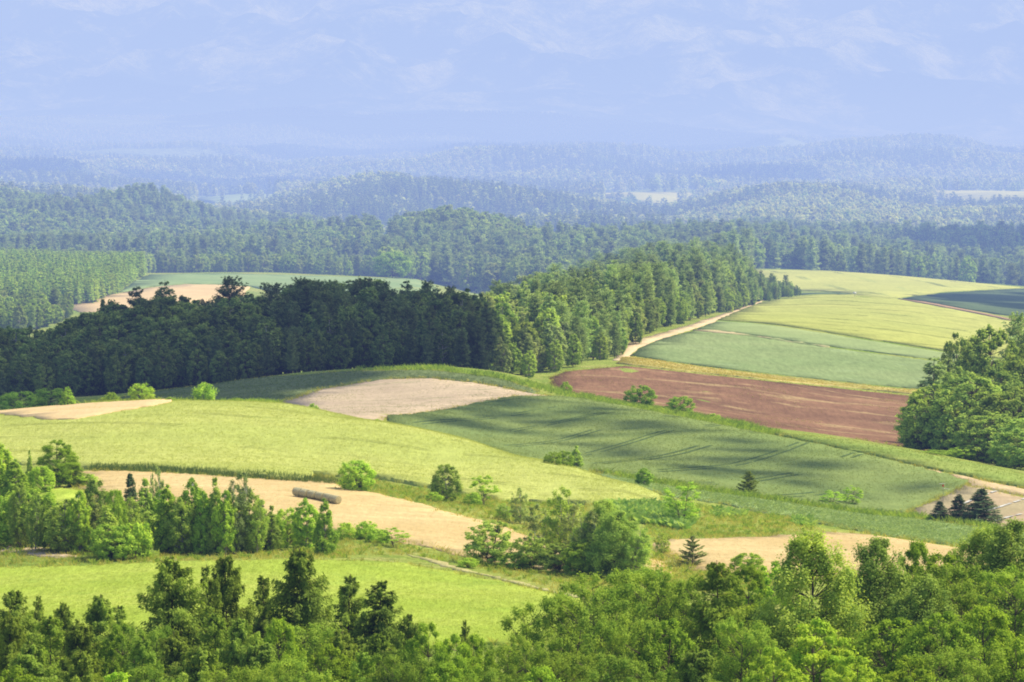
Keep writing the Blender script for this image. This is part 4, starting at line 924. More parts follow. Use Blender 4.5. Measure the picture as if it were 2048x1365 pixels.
def wood_group():
    ng = bpy.data.node_groups.new('wood', 'GeometryNodeTree')
    ng.interface.new_socket('Geometry', in_out='INPUT', socket_type='NodeSocketGeometry'); ng.interface.new_socket('Geometry', in_out='OUTPUT', socket_type='NodeSocketGeometry')
    nn = ng.nodes; L = ng.links
    i = nn.new('NodeGroupInput'); o = nn.new('NodeGroupOutput'); ip = nn.new('GeometryNodeInstanceOnPoints'); ci = nn.new('GeometryNodeCollectionInfo')
    ci.inputs['Collection'].default_value = PCOL; ci.inputs['Separate Children'].default_value = True; ci.inputs['Reset Children'].default_value = True
    def attr(nm, ty):
        a = nn.new('GeometryNodeInputNamedAttribute'); a.data_type = ty; a.inputs['Name'].default_value = nm; return a.outputs['Attribute']
    L.new(i.outputs[0], ip.inputs['Points']); L.new(ci.outputs[0], ip.inputs['Instance']); ip.inputs['Pick Instance'].default_value = True
    L.new(attr('kind_index', 'INT'), ip.inputs['Instance Index'])
    L.new(attr('size', 'FLOAT_VECTOR'), ip.inputs['Scale'])
    L.new(attr('turn', 'FLOAT_VECTOR'), ip.inputs['Rotation'])
    L.new(ip.outputs[0], o.inputs[0]); return ng
WOOD_NG = wood_group()
TOTAL = 0
def wood(name, items, label):
    """items: (kind, x, y, H, r) standing on the ground, one object for the whole mass"""
    global TOTAL
    if not items: return
    me = bpy.data.meshes.new(name); me.vertices.add(len(items))
    co = []; ki = []; sz = []; tu = []
    xs = np.array([t[1] for t in items]); yy = np.array([t[2] for t in items]); zz = ground_z(xs, yy)
    for (kind, x, y, H, r), z in zip(items, zz):
        pid, h, pr = PIDX[kind][rng.integers(len(PIDX[kind]))]
        co.append((x, y, z - .3)); ki.append(pid); sz.append((r / pr, r / pr, H / h)); tu.append((0, 0, rng.uniform(0, 6.28)))
    me.vertices.foreach_set('co', np.array(co, np.float32).ravel())
    me.attributes.new('kind_index', 'INT', 'POINT').data.foreach_set('value', np.array(ki, np.int32))
    me.attributes.new('size', 'FLOAT_VECTOR', 'POINT').data.foreach_set('vector', np.array(sz, np.float32).ravel())
    me.attributes.new('turn', 'FLOAT_VECTOR', 'POINT').data.foreach_set('vector', np.array(tu, np.float32).ravel())
    o = link(name, me, kind='stuff', label=label, category='forest')
    md = o.modifiers.new('wood', 'NODES'); md.node_group = WOOD_NG
    TOTAL += len(items)
def mass(poly, spacing, hr, conf, far=False, size=1.0, keep=None, birch=.15, slack=4):
    q = scatter(poly, spacing)
    if keep is not None: q = q[keep(q)]
    c = np.full(len(q), conf) if not callable(conf) else conf(q[:, 0], q[:, 1])
    con = rng.random(len(q)) < c
    H = rng.uniform(*hr, len(q)) * np.where(con, 1, .85) * size
    z = ground_z(q[:, 0], q[:, 1])
    ok = seen(q[:, 0], q[:, 1], z + H, slack)
    bi = rng.random(len(q)) < birch
    out = []
    for x, y, h, cn, b in zip(q[ok, 0], q[ok, 1], H[ok], con[ok], bi[ok]):
        if far: kind = 'far_conifer' if cn else 'far_broadleaf'
        else: kind = 'wood_conifer' if cn else ('wood_birch' if b else 'wood_broadleaf')
        out.append((kind, x, y, h, h * (rng.uniform(.14, .23) if cn else rng.uniform(.24, .38))))
    return out
def patchy(lam, seed, lo, hi):
    def f(x, y): return np.clip(.5 + 1.3 * swell(x, y, lam, seed), 0, 1) * (hi - lo) + lo
    return f
def clear_of(*labels):
    def k(q):
        r = np.ones(len(q), bool)
        for l in labels: r &= ~inside(q, FIELDS[l])
        return r
    return k
wood('forest', mass_mid, 'rest of the sunlit hillside wood beyond its first trees')
lar = [(('far_larch'), x, y, (h := rng.uniform(8.5, 12)), h * .2) for x, y in scatter([(-400, 1580), (60, 1590), (180, 1610), (250, 1700), (285, 1790), (290, 1950), (60, 1960), (-60, 1880), (-400, 1900)], 3.6)]
wood('plantation', lar, 'light green young plantation on the slope behind the shaded wood')
wood('forest', mass([(-400, 1420), (60, 1440), (160, 1530), (60, 1570), (-400, 1560)], 7, (8, 13), .1, birch=.3), 'light broadleaf strip between plantation and shaded wood')
wood('forest', mass([(-500, 2070), (290, 2010), (560, 2010), (840, 2020), (840, 2110), (-500, 2180)], 7.5, (9, 15), .15, birch=.4) + mass([(-500, 2180), (650, 2130), (760, 2200), (740, 2750), (620, 3080), (-500, 3080)], 8.5, (12, 22), patchy(420, 31, .0, .85), birch=.2), 'mixed forest on the hill beyond the plantation')
wood('forest', mass([(770, 1990), (900, 2010), (1040, 1900), (1120, 2000), (1130, 2250), (1020, 2420), (820, 2420), (760, 2250)], 7.5, (15, 21), patchy(160, 32, .0, .8), birch=.3), 'rounded forest hump in the middle behind the green field')
wood('forest', mass([(1010, 1900), (1480, 1900), (1520, 2080), (1500, 2500), (1130, 2500), (1100, 2250)], 8, (13, 23), .7), 'conifer forest in the middle behind the sunlit hill')
wood('forest', mass([(1500, 2180), (2700, 2200), (2700, 3080), (1480, 3080)], 9, (13, 22), patchy(300, 33, .3, 1.0)), 'dark conifer forest beyond the farthest yellow field')
def open_view(q):
    u = q[:, 0] / q[:, 1] * F_ + 1024; y = q[:, 1]
    near = (y > 4250) & (y < 5650)
    return ~(near & (((u > 390) & (u < 550)) | ((u > 1205) & (u < 1400)) | (u > 1865)) & (rng.random(len(q)) > .06))
F1 = 'pale green clearing among the far woods near the shaded hill'; F2 = 'yellow clearing in the middle of the far woods'; F3 = 'pale clearing at the far edge of the wooded hills'
wood('far_forest', mass([(-600, 3080), (2700, 3080), (2700, 4900), (-600, 4900)], 10.5, (15, 21), patchy(520, 34, .0, .85), far=True, keep=lambda q: clear_of(F1, F2, F3)(q) & open_view(q)), 'hazy wooded hills around the far clearings')
wood('far_forest', mass([(-600, 4900), (2700, 4900), (2700, 7000), (-600, 7000)], 14, (17, 23), patchy(800, 35, -.5, .7), far=True, size=1.05, keep=lambda q: open_view(q) & (swell(q[:, 0], q[:, 1], 1300, 36) < 1.5) & clear_of(F1, F2, F3)(q)), 'hazy forest beyond the far clearings')
wood('far_forest', mass([(-600, 7000), (2700, 7000), (2700, 11500), (-600, 11500)], 17, (15, 20), patchy(1400, 37, -.6, .55), far=True, size=1.0, keep=lambda q: (swell(q[:, 0], q[:, 1], 2000, 38) < 1.3) & ~inside(q, FIELDS['small pale dome-shaped hill far away before the mountain'])), 'faint blue forest on the last low hills')
wood('far_forest', mass([(-600, 11500), (2700, 11500), (2700, 18500), (-600, 18500)], 26, (13, 17), patchy(2600, 40, -.9, .3), far=True, size=1.0, keep=lambda q: swell(q[:, 0], q[:, 1] * .6, 3200, 39) < .7), 'pale blue forest on the plain before the mountain')
print('mass trees', TOTAL)
# ------------------------------------------------------------------ grass, leafy crops
def blades(name, pts_, hgt, n, wide, mat, label, cat, lean=.35):
    lv = []; tn = []
    R = np.random.default_rng(hash(label) % 1000 if False else len(label))
    P3 = np.asarray(pts_); m = len(P3)
    base = np.repeat(P3, n, 0) + np.concatenate([R.normal(size=(m * n, 2)) * .16, np.zeros((m * n, 1))], 1)
    hh = np.repeat(R.uniform(.6, 1.3, m), n) * R.uniform(.6, 1.2, m * n) * hgt
    tip = base + np.stack([R.normal(size=m * n) * lean * hh, R.normal(size=m * n) * lean * hh, hh], 1)
    a = R.uniform(0, 6.28, m * n); s_ = np.stack([np.cos(a), np.sin(a), 0 * a], 1) * wide * hgt
    mid = (base + tip) / 2 + np.stack([0 * a, 0 * a, .12 * hh], 1)
    V = np.stack([base - s_ * .5, base + s_ * .5, mid + s_, tip, mid - s_], 1).reshape(-1, 3)
    F5 = np.arange(len(V)).reshape(-1, 5)
    tone = np.repeat(np.repeat(R.uniform(.1, .9, m), n) + R.normal(size=m * n) * .12, 5)
    return link(name, mesh_np(name, V, [F5], mat, tone=np.clip(tone, 0, 1)), kind='stuff', label=label, category=cat)
def spread_img(poly, Dr, dens):
    """ground points inside the outline (u, v)"""
    pg = []
    for (u0, v0), (u1, v1) in zip(poly, poly[1:] + poly[:1]):
        for f in (0, .5): pg.append(hit(u0 + (u1 - u0) * f, v0 + (v1 - v0) * f, *Dr)[:2])
    pg = np.array(pg); lo, hi = pg.min(0), pg.max(0)
    k = int((hi - lo).prod() * dens); q = rng.uniform(lo, hi, (k, 2)); q = q[inside(q, pg)]
    return np.column_stack([q, ground_z(q[:, 0], q[:, 1])])
GRASS = leaf_mat('tall_grass_blades', (.36, .44, .09), (.62, .60, .2), .5, .0)
GREEN = leaf_mat('weed_leaves', (.22, .36, .06), (.46, .60, .11), .5, .0)
BEETL = leaf_mat('beet_leaves', (.22, .34, .12), (.42, .56, .24), .45, .0)
BUTTER = leaf_mat('butterbur_leaves', (.22, .42, .08), (.50, .66, .2), .45, .0)
verge = [([(690, 978), (745, 962), (870, 985), (1000, 1004), (1090, 1010), (1180, 1015), (1180, 1090), (1060, 1070), (960, 1038), (860, 1012), (745, 985)], (440, 560), 1.6),
         ([(560, 1060), (700, 1066), (830, 1096), (905, 1114), (950, 1122), (1060, 1142), (1250, 1165), (1300, 1230), (1100, 1176), (920, 1130), (820, 1112), (600, 1112)], (335, 460), 1.6),
         ([(0, 1085), (200, 1100), (450, 1105), (700, 1105), (700, 1118), (450, 1122), (200, 1130), (0, 1136)], (395, 470), 1.8),
         ([(1280, 1015), (1400, 1005), (1500, 1024), (1620, 1046), (1640, 1060), (1530, 1072), (1400, 1077), (1300, 1086)], (440, 530), 1.4),
         ([(1330, 1095), (1400, 1142), (1560, 1160), (1560, 1180), (1300, 1190), (1270, 1150)], (370, 470), 1.6)]
tuft = np.concatenate([spread_img(*v) for v in verge])
blades('tall_grass', tuft, .36, 7, .06, GRASS, 'tall rough grass on the verges between the fields', 'grass')
weeds = np.concatenate([spread_img(v[0], v[1], .22) for v in verge])
blades('weeds', weeds, .5, 14, .1, GREEN, 'leafy green weeds scattered through the verges', 'weeds', .6)
ridge_g = [([(700, 741), (860, 735), (1000, 752), (1150, 793), (1330, 824), (1500, 853), (1560, 868), (1560, 880), (1500, 866), (1330, 832), (1150, 800), (1000, 760), (860, 743)], (700, 900), 1.1),
           ([(1180, 944), (1290, 962), (1400, 979), (1560, 1002), (1700, 1023), (1880, 1042), (2000, 1058), (2000, 1064), (1880, 1047), (1700, 1028), (1560, 1007), (1400, 985), (1290, 967)], (520, 640), 2.2),
           ([(150, 815), (330, 804), (430, 803), (560, 812), (560, 818), (430, 808), (330, 808)], (640, 720), 1.5)]
rg = np.concatenate([spread_img(*v) for v in ridge_g])
blades('ridge_grass', rg, .95, 7, .05, GREEN, 'dark rough grass along the ridge and the field hedges', 'grass', .5)
beets = spread_img([(1200, 950), (1290, 967), (1400, 985), (1560, 1007), (1700, 1028), (1880, 1047), (2048, 1071), (2100, 1078), (2100, 1108), (1890, 1090), (1740, 1068), (1580, 1038), (1440, 1008), (1330, 993)], (485, 640), 2.6)
blades('beet_plants', beets, .38, 6, .2, BEETL, 'rows of leafy beet plants on the green sloping strip', 'beet crop', 1.2)
bb = spread_img([(1225, 1015), (1300, 1012), (1345, 1020), (1390, 1045), (1370, 1062), (1290, 1050), (1230, 1040)], (440, 520), 2.4)
blades('butterbur', bb, .95, 5, .42, BUTTER, 'patch of big bright butterbur leaves behind the tall clump', 'butterbur', .7)
bb2 = np.concatenate([spread_img([(1420, 1025), (1480, 1025), (1500, 1034), (1430, 1036)], (470, 520), 1.0), spread_img([(1590, 1040), (1625, 1045), (1625, 1056), (1590, 1052)], (455, 520), 1.0), spread_img([(270, 1108), (310, 1106), (310, 1116), (270, 1118)], (395, 440), 1.2)])
blades('butterbur', bb2, .8, 5, .4, BUTTER, 'smaller scattered butterbur clumps on the grassy banks', 'butterbur', .7)
# uneven heads along the field rims
rim = spread_img([(180, 936), (330, 941), (470, 949), (600, 958), (700, 968), (700, 972), (600, 966), (470, 957), (330, 948), (180, 943)], (490, 550), 4)
blades('barley_rim', rim, .85, 5, .03, leaf_mat('green_stalks', (.10, .17, .05), (.2, .28, .07), .3, 0), 'green unripe stalks along the lower rim of the barley', 'barley', .25)

# crops stand up in the fields: ears, stalks and leaves over each sheet
def crop(name, label, dens, hgt, n, wide, dark, light, words, cat, lean=.3, sel=None, trans=.4):
    dn = FIELDS[label]; lo_, hi_ = dn.min(0), dn.max(0)
    k = int((hi_ - lo_).prod() * dens); q = rng.uniform(lo_, hi_, (k, 2)); q = q[inside(q, dn)]
    uq = q[:, 0] / q[:, 1] * F_ + W_ / 2; q = q[(uq > -160) & (uq < 2210)]
    if sel is not None: q = q[sel(q)]
    z = ground_z(q[:, 0], q[:, 1]); q = np.column_stack([q, z + FH[label] - .04])
    q = q[seen(q[:, 0], q[:, 1], q[:, 2] + hgt, 2)]
    print('crop', name, len(q))
    blades(name, q, hgt, n, wide, leaf_mat(name + '_blades', dark, light, trans, .0), words, cat, lean)
def clumpy(seed, lam, lim): return lambda q: swell(q[:, 0], q[:, 1], lam, seed) + rng.normal(size=len(q)) * .7 > lim
L_ = list(FIELDS)
def fl(part): return next(l for l in L_ if part in l)
crop('meadow_blades', fl('mown meadow'), 9, .13, 4, .08, (.36, .47, .07), (.54, .61, .13), 'short grass blades of the bright meadow', 'grass', .6)
crop('barley_ears', fl('yellow green barley'), 5, .2, 4, .06, (.43, .49, .13), (.61, .64, .20), 'ears of barley standing over the rounded hill', 'barley', .4)
crop('stubble_stalks', fl('row of bales'), 4, .1, 4, .07, (.52, .40, .19), (.74, .60, .32), 'cut stalks on the stubble around the bales', 'stubble', .5)
crop('stubble_stalks', fl('behind the tall trees'), 4, .1, 4, .07, (.52, .40, .19), (.74, .60, .32), 'cut stalks on the stubble below the beet strip', 'stubble', .5)
crop('wheat_ears', fl('curving wheel tracks'), 2.6, .24, 4, .08, (.26, .34, .10), (.40, .46, .16), 'green wheat ears standing over the shaded slope', 'wheat', .4)
crop('clover_plants', fl('light green crop strip'), 2.2, .22, 4, .1, (.26, .36, .08), (.44, .50, .15), 'light green plants of the ridge strip', 'crop', .5)
crop('seedlings', fl('dark seedling'), 1.1, .22, 4, .16, (.10, .17, .05), (.22, .31, .09), 'seedlings of the dark field below the wood', 'seedlings', .6)
crop('seedlings', fl('bare pale soil'), 1.6, .16, 4, .1, (.22, .27, .12), (.32, .38, .16), 'scattered seedlings on the bare pale soil', 'seedlings', .6, clumpy(81, 22, .35))
crop('weed_tufts', fl('red brown'), .5, .18, 4, .3, (.34, .26, .12), (.50, .42, .20), 'dry weed tufts on the red brown soil', 'weeds', .8, clumpy(82, 30, .6))
crop('margin_grass', fl('yellow grass margin'), 1.2, .35, 5, .1, (.44, .44, .12), (.64, .58, .22), 'yellow grass blades of the field margin', 'grass', .4)
def tracks(label, ang, spacing, gauge, wid, bend, seed, col, words, first=3.0, brk=.0):
    dn = FIELDS[label]; ca_, sa_ = math.cos(ang), math.sin(ang)
    al = dn @ np.array([ca_, sa_]); ac = dn @ np.array([-sa_, ca_])
    V, Fq = [], []
    for k in np.arange(ac.min() + first, ac.max(), spacing):
        for off in (0, gauge):
            s_ = np.arange(al.min(), al.max(), 2.0)
            w_ = k + off + bend * swell(s_, np.full(len(s_), k * .6), 150, seed, 4) + rng.uniform(-.1, .1)
            q = np.stack([s_ * ca_ - w_ * sa_, s_ * sa_ + w_ * ca_], 1); ok = inside(q, dn)
            ok &= swell(q[:, 0], q[:, 1], 45, seed + 3) > brk
            h_ = FH[label] + .03
            l_ = q + np.array([-sa_, ca_]) * wid / 2; r_ = q - np.array([-sa_, ca_]) * wid / 2
            zl = ground_z(l_[:, 0], l_[:, 1]) + h_; zr = ground_z(r_[:, 0], r_[:, 1]) + h_
            for i in range(len(q) - 1):
                if ok[i] and ok[i + 1]:
                    n0 = len(V); V += [(*l_[i], zl[i]), (*r_[i], zr[i]), (*r_[i + 1], zr[i + 1]), (*l_[i + 1], zl[i + 1])]; Fq.append((n0, n0 + 1, n0 + 2, n0 + 3))
    s2 = N('pressed_crop'); m2 = s2.diffuse(s2.mix(s2.ramp(s2.noise(.8, 4), .3, .7), col, tuple(c * 1.5 for c in col)))
    link('wheel_tracks', mesh_np('wheel_tracks', V, [np.array(Fq)], m2), kind='structure', label=words, category='wheel tracks')
tracks(fl('curving wheel tracks'), a7, 13.5, 1.8, .6, 3.0, 91, (.07, .11, .05), 'dark paired wheel tracks through the green wheat', brk=-.5)
tracks(fl('yellow green barley'), a3, 19.0, 1.8, .4, 1.5, 92, (.30, .34, .09), 'faint wheel tracks along the barley hill', brk=-.1)
tracks(fl('large yellow green'), a13, 24.0, 2.0, .9, 3.0, 93, (.29, .34, .09), 'faint wheel tracks along the far yellow green slope', brk=-.3)
tracks(fl('farthest pale yellow'), a14, 30.0, 2.0, 1.0, 2.0, 94, (.33, .38, .11), 'faint wheel tracks down the farthest yellow field', brk=-.6)
# ragged verge along every nearer field edge
ve = []
for l in L_:
    dn = FIELDS[l]
    if dn[:, 1].mean() < 900 and 'path' not in l and 'bank' not in l:
        d2_ = np.linalg.norm(np.roll(dn, -1, 0) - dn, axis=1)
        for a_, b_, ln_ in zip(dn, np.roll(dn, -1, 0), d2_):
            k = rng.poisson(min(ln_, 30) * 1.3)
            f_ = rng.random((k, 1)); ve.append(a_ + (b_ - a_) * f_ + rng.normal(size=(k, 2)) * np.array([.5, .8]))
ve = np.concatenate(ve); uv_ = ve[:, 0] / ve[:, 1] * F_ + W_ / 2; ve = ve[(uv_ > -160) & (uv_ < 2210)]
ve = np.column_stack([ve, ground_z(ve[:, 0], ve[:, 1])]); ve = ve[seen(ve[:, 0], ve[:, 1], ve[:, 2] + .5, 3)]
blades('edge_grass', ve, .55, 7, .05, GRASS, 'ragged grass fringe along the field edges', 'grass', .5)

# ------------------------------------------------------------------ hay bales
s = N('hay')
tc = s.n('TexCoord').outputs['Object']
nz = s.noise(9.0, 5, .75, vec=tc); nz2 = s.noise(2.2, 3, .6, vec=tc)
HAY = s.diffuse(s.mix(s.ramp(nz, .3, .7), s.mix(s.ramp(nz2, .35, .65), (.34, .30, .16), (.44, .40, .23)), (.60, .56, .36)), s.bump(nz, .9, .08))
s = N('net_wrap'); tc = s.n('TexCoord').outputs['Object']
WRAP = s.diffuse(s.mix(s.ramp(s.noise(30, 3, .7, vec=tc), .35, .65), (.30, .26, .14), (.50, .47, .30)))
s = N('cut_hay'); tc = s.n('TexCoord').outputs['Object']
sx = s.n('SeparateXYZ'); s.set(sx.inputs[0], tc)
rad = s.math('SQRT', s.math('ADD', s.math('POWER', sx.outputs[1], 2.0), s.math('POWER', sx.outputs[2], 2.0)))
rg_ = s.math('SINE', s.math('ADD', s.math('MULTIPLY', rad, 70.0), s.math('MULTIPLY', s.noise(5, 3, vec=tc), 9.0)))
ENDF = s.diffuse(s.mix(s.ramp(rg_, -.6, .8), (.30, .25, .13), (.62, .57, .33)))
def bale_mesh(seed, R, L):
    r = np.random.default_rng(seed); ns, nl = 40, 13
    V = []
    xs = np.linspace(-L / 2, L / 2, nl)
    for i, x in enumerate(xs):
        e = 1 - .07 * (abs(x) / (L / 2)) ** 8 - (.10 if i in (0, nl - 1) else 0)
        for k in range(ns):
            a = k * math.tau / ns
            rr = R * e * (1 + r.normal() * .02 + .03 * math.sin(2 * a + seed) + .02 * math.sin(5 * a + 2 * x + seed) - (.045 if math.sin(a) < -.88 else 0))
            V.append((x, math.cos(a) * rr, math.sin(a) * rr))
    Fq = [(i * ns + k, i * ns + (k + 1) % ns, (i + 1) * ns + (k + 1) % ns, (i + 1) * ns + k) for i in range(nl - 1) for k in range(ns)]
    return V, np.array(Fq)[:, ::-1], ns, nl
def disc(seed, R, side):
    r = np.random.default_rng(seed); V = [(side * .012, 0, 0)]; T = []
    for j in range(1, 6):
        for k in range(40):
            a = k * math.tau / 40; rr = R * j / 5 * .985
            V.append((side * (.012 - .03 * (j / 5) ** 3 + r.normal() * .006), math.cos(a) * rr, math.sin(a) * rr))
    for k in range(40): T.append((0, 1 + k, 1 + (k + 1) % 40))
    Qd = [(1 + j * 40 + k, 1 + (j + 1) * 40 + k, 1 + (j + 1) * 40 + (k + 1) % 40, 1 + j * 40 + (k + 1) % 40) for j in range(4) for k in range(40)]
    T = np.array(T); Qd = np.array(Qd)
    if side < 0: T = T[:, ::-1]; Qd = Qd[:, ::-1]
    return mesh_np('end_face', V, [T, Qd], ENDF, smooth=True)
pa = hit(596, 994, 440, 540); pb = hit(674, 1010, 420, 520)
axis = pb - pa; axis[1] = -abs(axis[1]) if abs(axis[1]) > 4.5 else -5.2
axis /= np.linalg.norm(axis)
BR, BL = .51, 1.3
ang = math.atan2(axis[1], axis[0])
WHICH = ['farthest bale at the upper end of the tan row', 'second bale from the far end of the row', 'third bale from the far end of the row', 'third bale from the near end of the row', 'second bale from the near end of the row', 'nearest bale of the row, round end face showing']
for k in range(6):
    V, Fq, ns, nl = bale_mesh(k, BR * rng.uniform(.97, 1.03), BL)
    p = pa + (axis * (k * (BL + .17)))
    x, y = p[0] + rng.normal() * .09, p[1]; z = float(ground_z(x, y)) + .12 + BR * .95
    dzz = float(ground_z(x + axis[0], y + axis[1]) - ground_z(x, y))
    o = bpy.data.objects.new('hay_bale', None); COL.objects.link(o)
    o.location = (x, y, z); o.rotation_euler = (0, -math.atan(dzz), ang + rng.uniform(-.06, .06))
    o['label'] = 'round hay bale on stubble, ' + WHICH[k]; o['category'] = 'hay bale'; o['group'] = 'row of round hay bales'
    link('roll', mesh_np('roll', V, [Fq], HAY, smooth=True), o)
    for sgn in (-1, 1):
        e = link('end_face', disc(k * 2 + sgn + 5, BR * .95, sgn), o); e.location = (sgn * BL / 2, 0, 0)
    for q in (-.33, 0.0, .33):      # bands of twine, part of the look of the roll
        pass
# ------------------------------------------------------------------ small things in the fields
s = N('white_paint'); WHITE = s.diffuse(s.mix(s.noise(8, 3), (.72, .72, .70), (.82, .82, .80)))
s = N('red_paint'); RED = s.diffuse(s.mix(s.noise(8, 3), (.55, .06, .03), (.65, .09, .04)))
s = N('weathered_post'); GREYP = s.diffuse(s.mix(s.noise(6, 4), (.16, .14, .12), (.26, .23, .20)))
g = hit(1886, 1010, 540, 660)
o = bpy.data.objects.new('marker_pole', None); COL.objects.link(o); o.location = g
o['label'] = 'thin grey pole with red marker and white crossbars in the wheat corner'; o['category'] = 'marker pole'
wd = Wood(); wd.tube([(0, 0, -.3), (0.01, 0, 1.6), (0, 0, 3.3)], .035, .025, 8); link('pole', wd.mesh('pole', GREYP), o)
wd = Wood(); wd.tube([(-.62, .02, 3.28), (0, .03, 3.3), (.3, .02, 3.29)], .03, .03, 6); link('crossbar', wd.mesh('crossbar', WHITE), o)
wd = Wood(); wd.tube([(-.2, .03, 2.55), (.5, .03, 2.5), (1.0, .04, 2.42)], .025, .025, 6); link('crossbar', wd.mesh('crossbar', WHITE), o)
wd = Wood(); wd.tube([(-.02, -.04, 2.85), (-.02, -.04, 2.9), (-.02, -.04, 3.08), (-.02, -.04, 3.12)], .13, .13, 10); link('marker', wd.mesh('marker', RED), o)
g = hit(1709, 594, 1500, 1620)
o = bpy.data.objects.new('field_sign', None); COL.objects.link(o); o.location = g
o['label'] = 'tiny white board on a post between the two yellow fields'; o['category'] = 'sign'
wd = Wood(); wd.tube([(0, 0, -.2), (0, 0, .9), (0, 0, 1.9)], .06, .05, 6); link('post', wd.mesh('post', GREYP), o)
bx = [(sx_ * .7, -.08 + sy_ * .03, 1.0 + sz_ * .9) for sx_ in (-1, 1) for sy_ in (0, 1) for sz_ in (0, 1)]
link('board', mesh_np('board', bx, [np.array([(0, 1, 3, 2), (4, 6, 7, 5), (0, 4, 5, 1), (2, 3, 7, 6), (0, 2, 6, 4), (1, 5, 7, 3)])], WHITE), o)

# ------------------------------------------------------------------ light, clouds overhead, haze
SUN_EL, SUN_AZ = math.radians(55), math.radians(80)
S = np.array([math.sin(SUN_AZ) * math.cos(SUN_EL), math.cos(SUN_AZ) * math.cos(SUN_EL), math.sin(SUN_EL)])
ld = bpy.data.lights.new('sun', 'SUN'); ld.energy = 5.0; ld.angle = math.radians(.53); ld.color = (1.0, .915, .69)
lo = bpy.data.objects.new('sun', ld); COL.objects.link(lo); lo.rotation_euler = Vector(S).to_track_quat('Z', 'Y').to_euler(); lo.location = (300, 200, 600)
world = bpy.data.worlds.new('World'); scene.world = world; world.use_nodes = True
wn = world.node_tree; bg = wn.nodes['Background']; sky = wn.nodes.new('ShaderNodeTexSky'); sky.sky_type = 'NISHITA'; sky.sun_disc = False
sky.sun_elevation = SUN_EL; sky.sun_rotation = SUN_AZ; sky.air_density = 1.2; sky.dust_density = 2.0
wn.links.new(sky.outputs[0], bg.inputs[0]); bg.inputs[1].default_value = .15

s = N('cloud_white'); CLOUD = s.diffuse((.8, .8, .8))
import bmesh
bm = bmesh.new(); bmesh.ops.create_icosphere(bm, subdivisions=2, radius=1.0)
ICO_V = np.array([v.co[:] for v in bm.verts]); ICO_F = np.array([[v.index for v in f.verts] for f in bm.faces]); bm.free()
def cloud(poly, Dr, alt, rad, label, gapf=.0):
    """a cumulus high over the land, standing where its shadow falls on the outline poly (u, v or u, None, D)"""
    pg = []
    for p in poly:
        pg.append((on_ground(p[0], p[2]) if len(p) == 3 else hit(p[0], p[1], *Dr)))
    pg = np.array(pg); zm = pg[:, 2].mean()
    lo_, hi_ = pg[:, :2].min(0), pg[:, :2].max(0)
    X, Y = np.meshgrid(np.arange(lo_[0], hi_[0], rad * .8), np.arange(lo_[1], hi_[1], rad * .8))
    q = np.stack([X.ravel(), Y.ravel()], 1) + rng.uniform(-.25, .25, (X.size, 2)) * rad
    q = q[inside(q, pg[:, :2])]
    if gapf: q = q[rng.random(len(q)) > gapf]
    Vs, Fs = [], []; nv = 0
    zq = ground_z(q[:, 0], q[:, 1])
    for (x, y), z in zip(q, zq):
        t = (alt + rng.uniform(-.3, .6) * rad) / S[2]
        c = np.array([x, y, z]) + S * t
        rr = rad * rng.uniform(.75, 1.05)
        Vs.append(ICO_V * rr * np.array([1, 1, .7]) + c); Fs.append(ICO_F + nv); nv += len(ICO_V)
    return link('cloud', mesh_np('cloud', np.concatenate(Vs), [np.concatenate(Fs)], CLOUD, smooth=True), kind='stuff', label=label, category='cloud')
cloud([(-500, None, 720), (0, None, 716), (150, None, 722), (200, None, 760), (400, None, 752), (560, None, 760), (600, None, 815), (760, None, 840), (820, None, 850), (850, None, 865), (890, None, 890), (880, None, 930), (880, None, 985), (860, None, 1045), (400, None, 1030), (60, None, 1030), (-60, None, 1000), (-500, None, 990)], None, 750, 17, 'broad cumulus overhead casting shade on the wood and seedling field', .2)
cloud([(770, 840), (900, 824), (1000, 800), (1150, 803), (1330, 842), (1430, 872), (1500, 890), (1600, 918), (1700, 942), (1800, 962), (1850, 980), (1800, 1005), (1650, 1000), (1560, 985), (1420, 960), (1280, 928), (1150, 898), (1000, 868), (880, 850)], (570, 850), 750, 4.2, 'smaller cumulus overhead casting shade on the wheat field', .8)
cloud([(1830, None, 2450), (2500, None, 2400), (2500, None, 3050), (1900, None, 3000)], None, 1100, 40, 'cumulus overhead shading the dark conifer forest at the edge')
cloud([(1850, None, 1620), (2300, None, 1540), (2300, None, 1760), (1900, None, 1760)], None, 900, 25, 'cumulus overhead shading the cabbage field', .7)
cloud([(500, None, 12500), (1500, None, 12500), (1900, None, 16500), (400, None, 16500)], None, 1300, 260, 'cumulus bank over the plain before the mountain', .1)
cloud([(-200, None, 5300), (140, None, 5300), (130, None, 5900), (-200, None, 5900)], None, 1100, 60, 'cumulus overhead shading the far wood at the edge')
cloud([(560, None, 8300), (1000, None, 8300), (900, None, 9600), (500, None, 9600)], None, 1200, 130, 'cumulus overhead shading the far hills', .15)

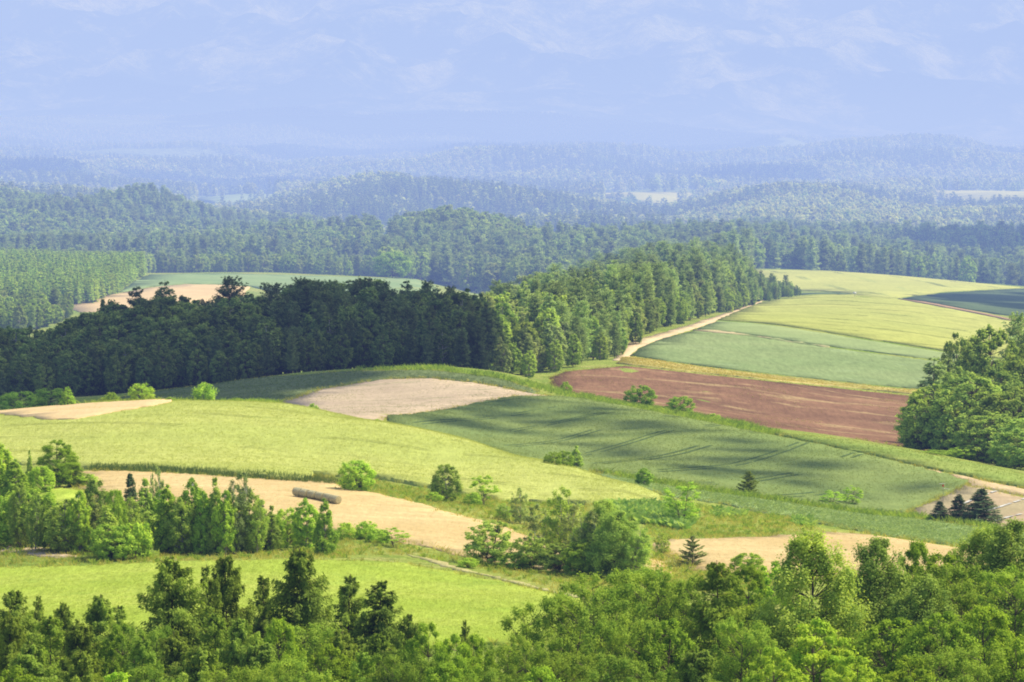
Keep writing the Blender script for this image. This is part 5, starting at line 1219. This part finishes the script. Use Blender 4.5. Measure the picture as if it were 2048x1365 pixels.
cloud([(230, None, 5700), (600, None, 5500), (620, None, 6100), (300, None, 6300)], None, 1200, 70, 'added unseen cumulus shading a far wooded slope', .1)  # unseen clouds from here on, added to band the far hills with shade
cloud([(850, None, 9300), (1440, None, 9300), (1480, None, 11800), (800, None, 11800)], None, 1300, 170, 'added unseen long cumulus shading the far dark ridge', .05)
cloud([(1450, None, 5700), (1590, None, 5700), (1590, None, 6150), (1460, None, 6150)], None, 1200, 60, 'added unseen small cumulus shading a far dark copse')
cloud([(1750, None, 7800), (2300, None, 7600), (2300, None, 8800), (1800, None, 8800)], None, 1200, 120, 'added unseen cumulus shading the far plain at the edge', .1)
def haze(name, lo_, hi_, sig, glow, label, far_top=None):
    s = N(name)
    k = max(sig); ab = s.n('VolumeAbsorption'); ab.inputs['Color'].default_value = (*[1 - x / k for x in sig], 1); ab.inputs['Density'].default_value = k
    em = s.n('Emission'); m_ = max(a * b for a, b in zip(sig, glow)); em.inputs['Color'].default_value = (*[a * b / m_ for a, b in zip(sig, glow)], 1); em.inputs['Strength'].default_value = m_  # emission stands in for daylight scattered by the haze
    ad = s.n('AddShader'); s.t.links.new(ab.outputs[0], ad.inputs[0]); s.t.links.new(em.outputs[0], ad.inputs[1]); s.t.links.new(ad.outputs[0], s.out.inputs['Volume'])
    c = [(x, y, z) for x in (lo_[0], hi_[0]) for y in (lo_[1], hi_[1]) for z in (lo_[2], hi_[2])]
    if far_top is not None: c = [(x, y, far_top if (y == hi_[1] and z == hi_[2]) else z) for x, y, z in c]
    return link(name, mesh_np(name, c, [np.array([(0, 1, 3, 2), (4, 6, 7, 5), (0, 4, 5, 1), (2, 3, 7, 6), (0, 2, 6, 4), (1, 5, 7, 3)])], s.m), kind='stuff', label=label, category='haze')
haze('haze', (-22000, -3000, -2500), (22000, 70000, 880), (3.3e-5, 4.2e-5, 7.2e-5), (.60, .69, .96), 'thin bluish summer haze over the whole landscape')
haze('valley_haze', (-21000, 1200, -2400), (21000, 10500, 250), (1.6e-4, 1.95e-4, 2.9e-4), (.52, .63, .92), 'denser blue haze lying beyond the hillside wood', -130)

scene.view_settings.view_transform = 'Standard'; scene.view_settings.look = 'None'; scene.view_settings.exposure = 0.0; scene.view_settings.gamma = 1.0
scene.render.engine = 'CYCLES'
cy = scene.cycles
cy.use_denoising = True; cy.filter_width = 1.9
cy.max_bounces = 4; cy.diffuse_bounces = 2; cy.transmission_bounces = 2; cy.volume_bounces = 0; cy.transparent_max_bounces = 6; cy.glossy_bounces = 1
cy.caustics_reflective = False; cy.caustics_refractive = False
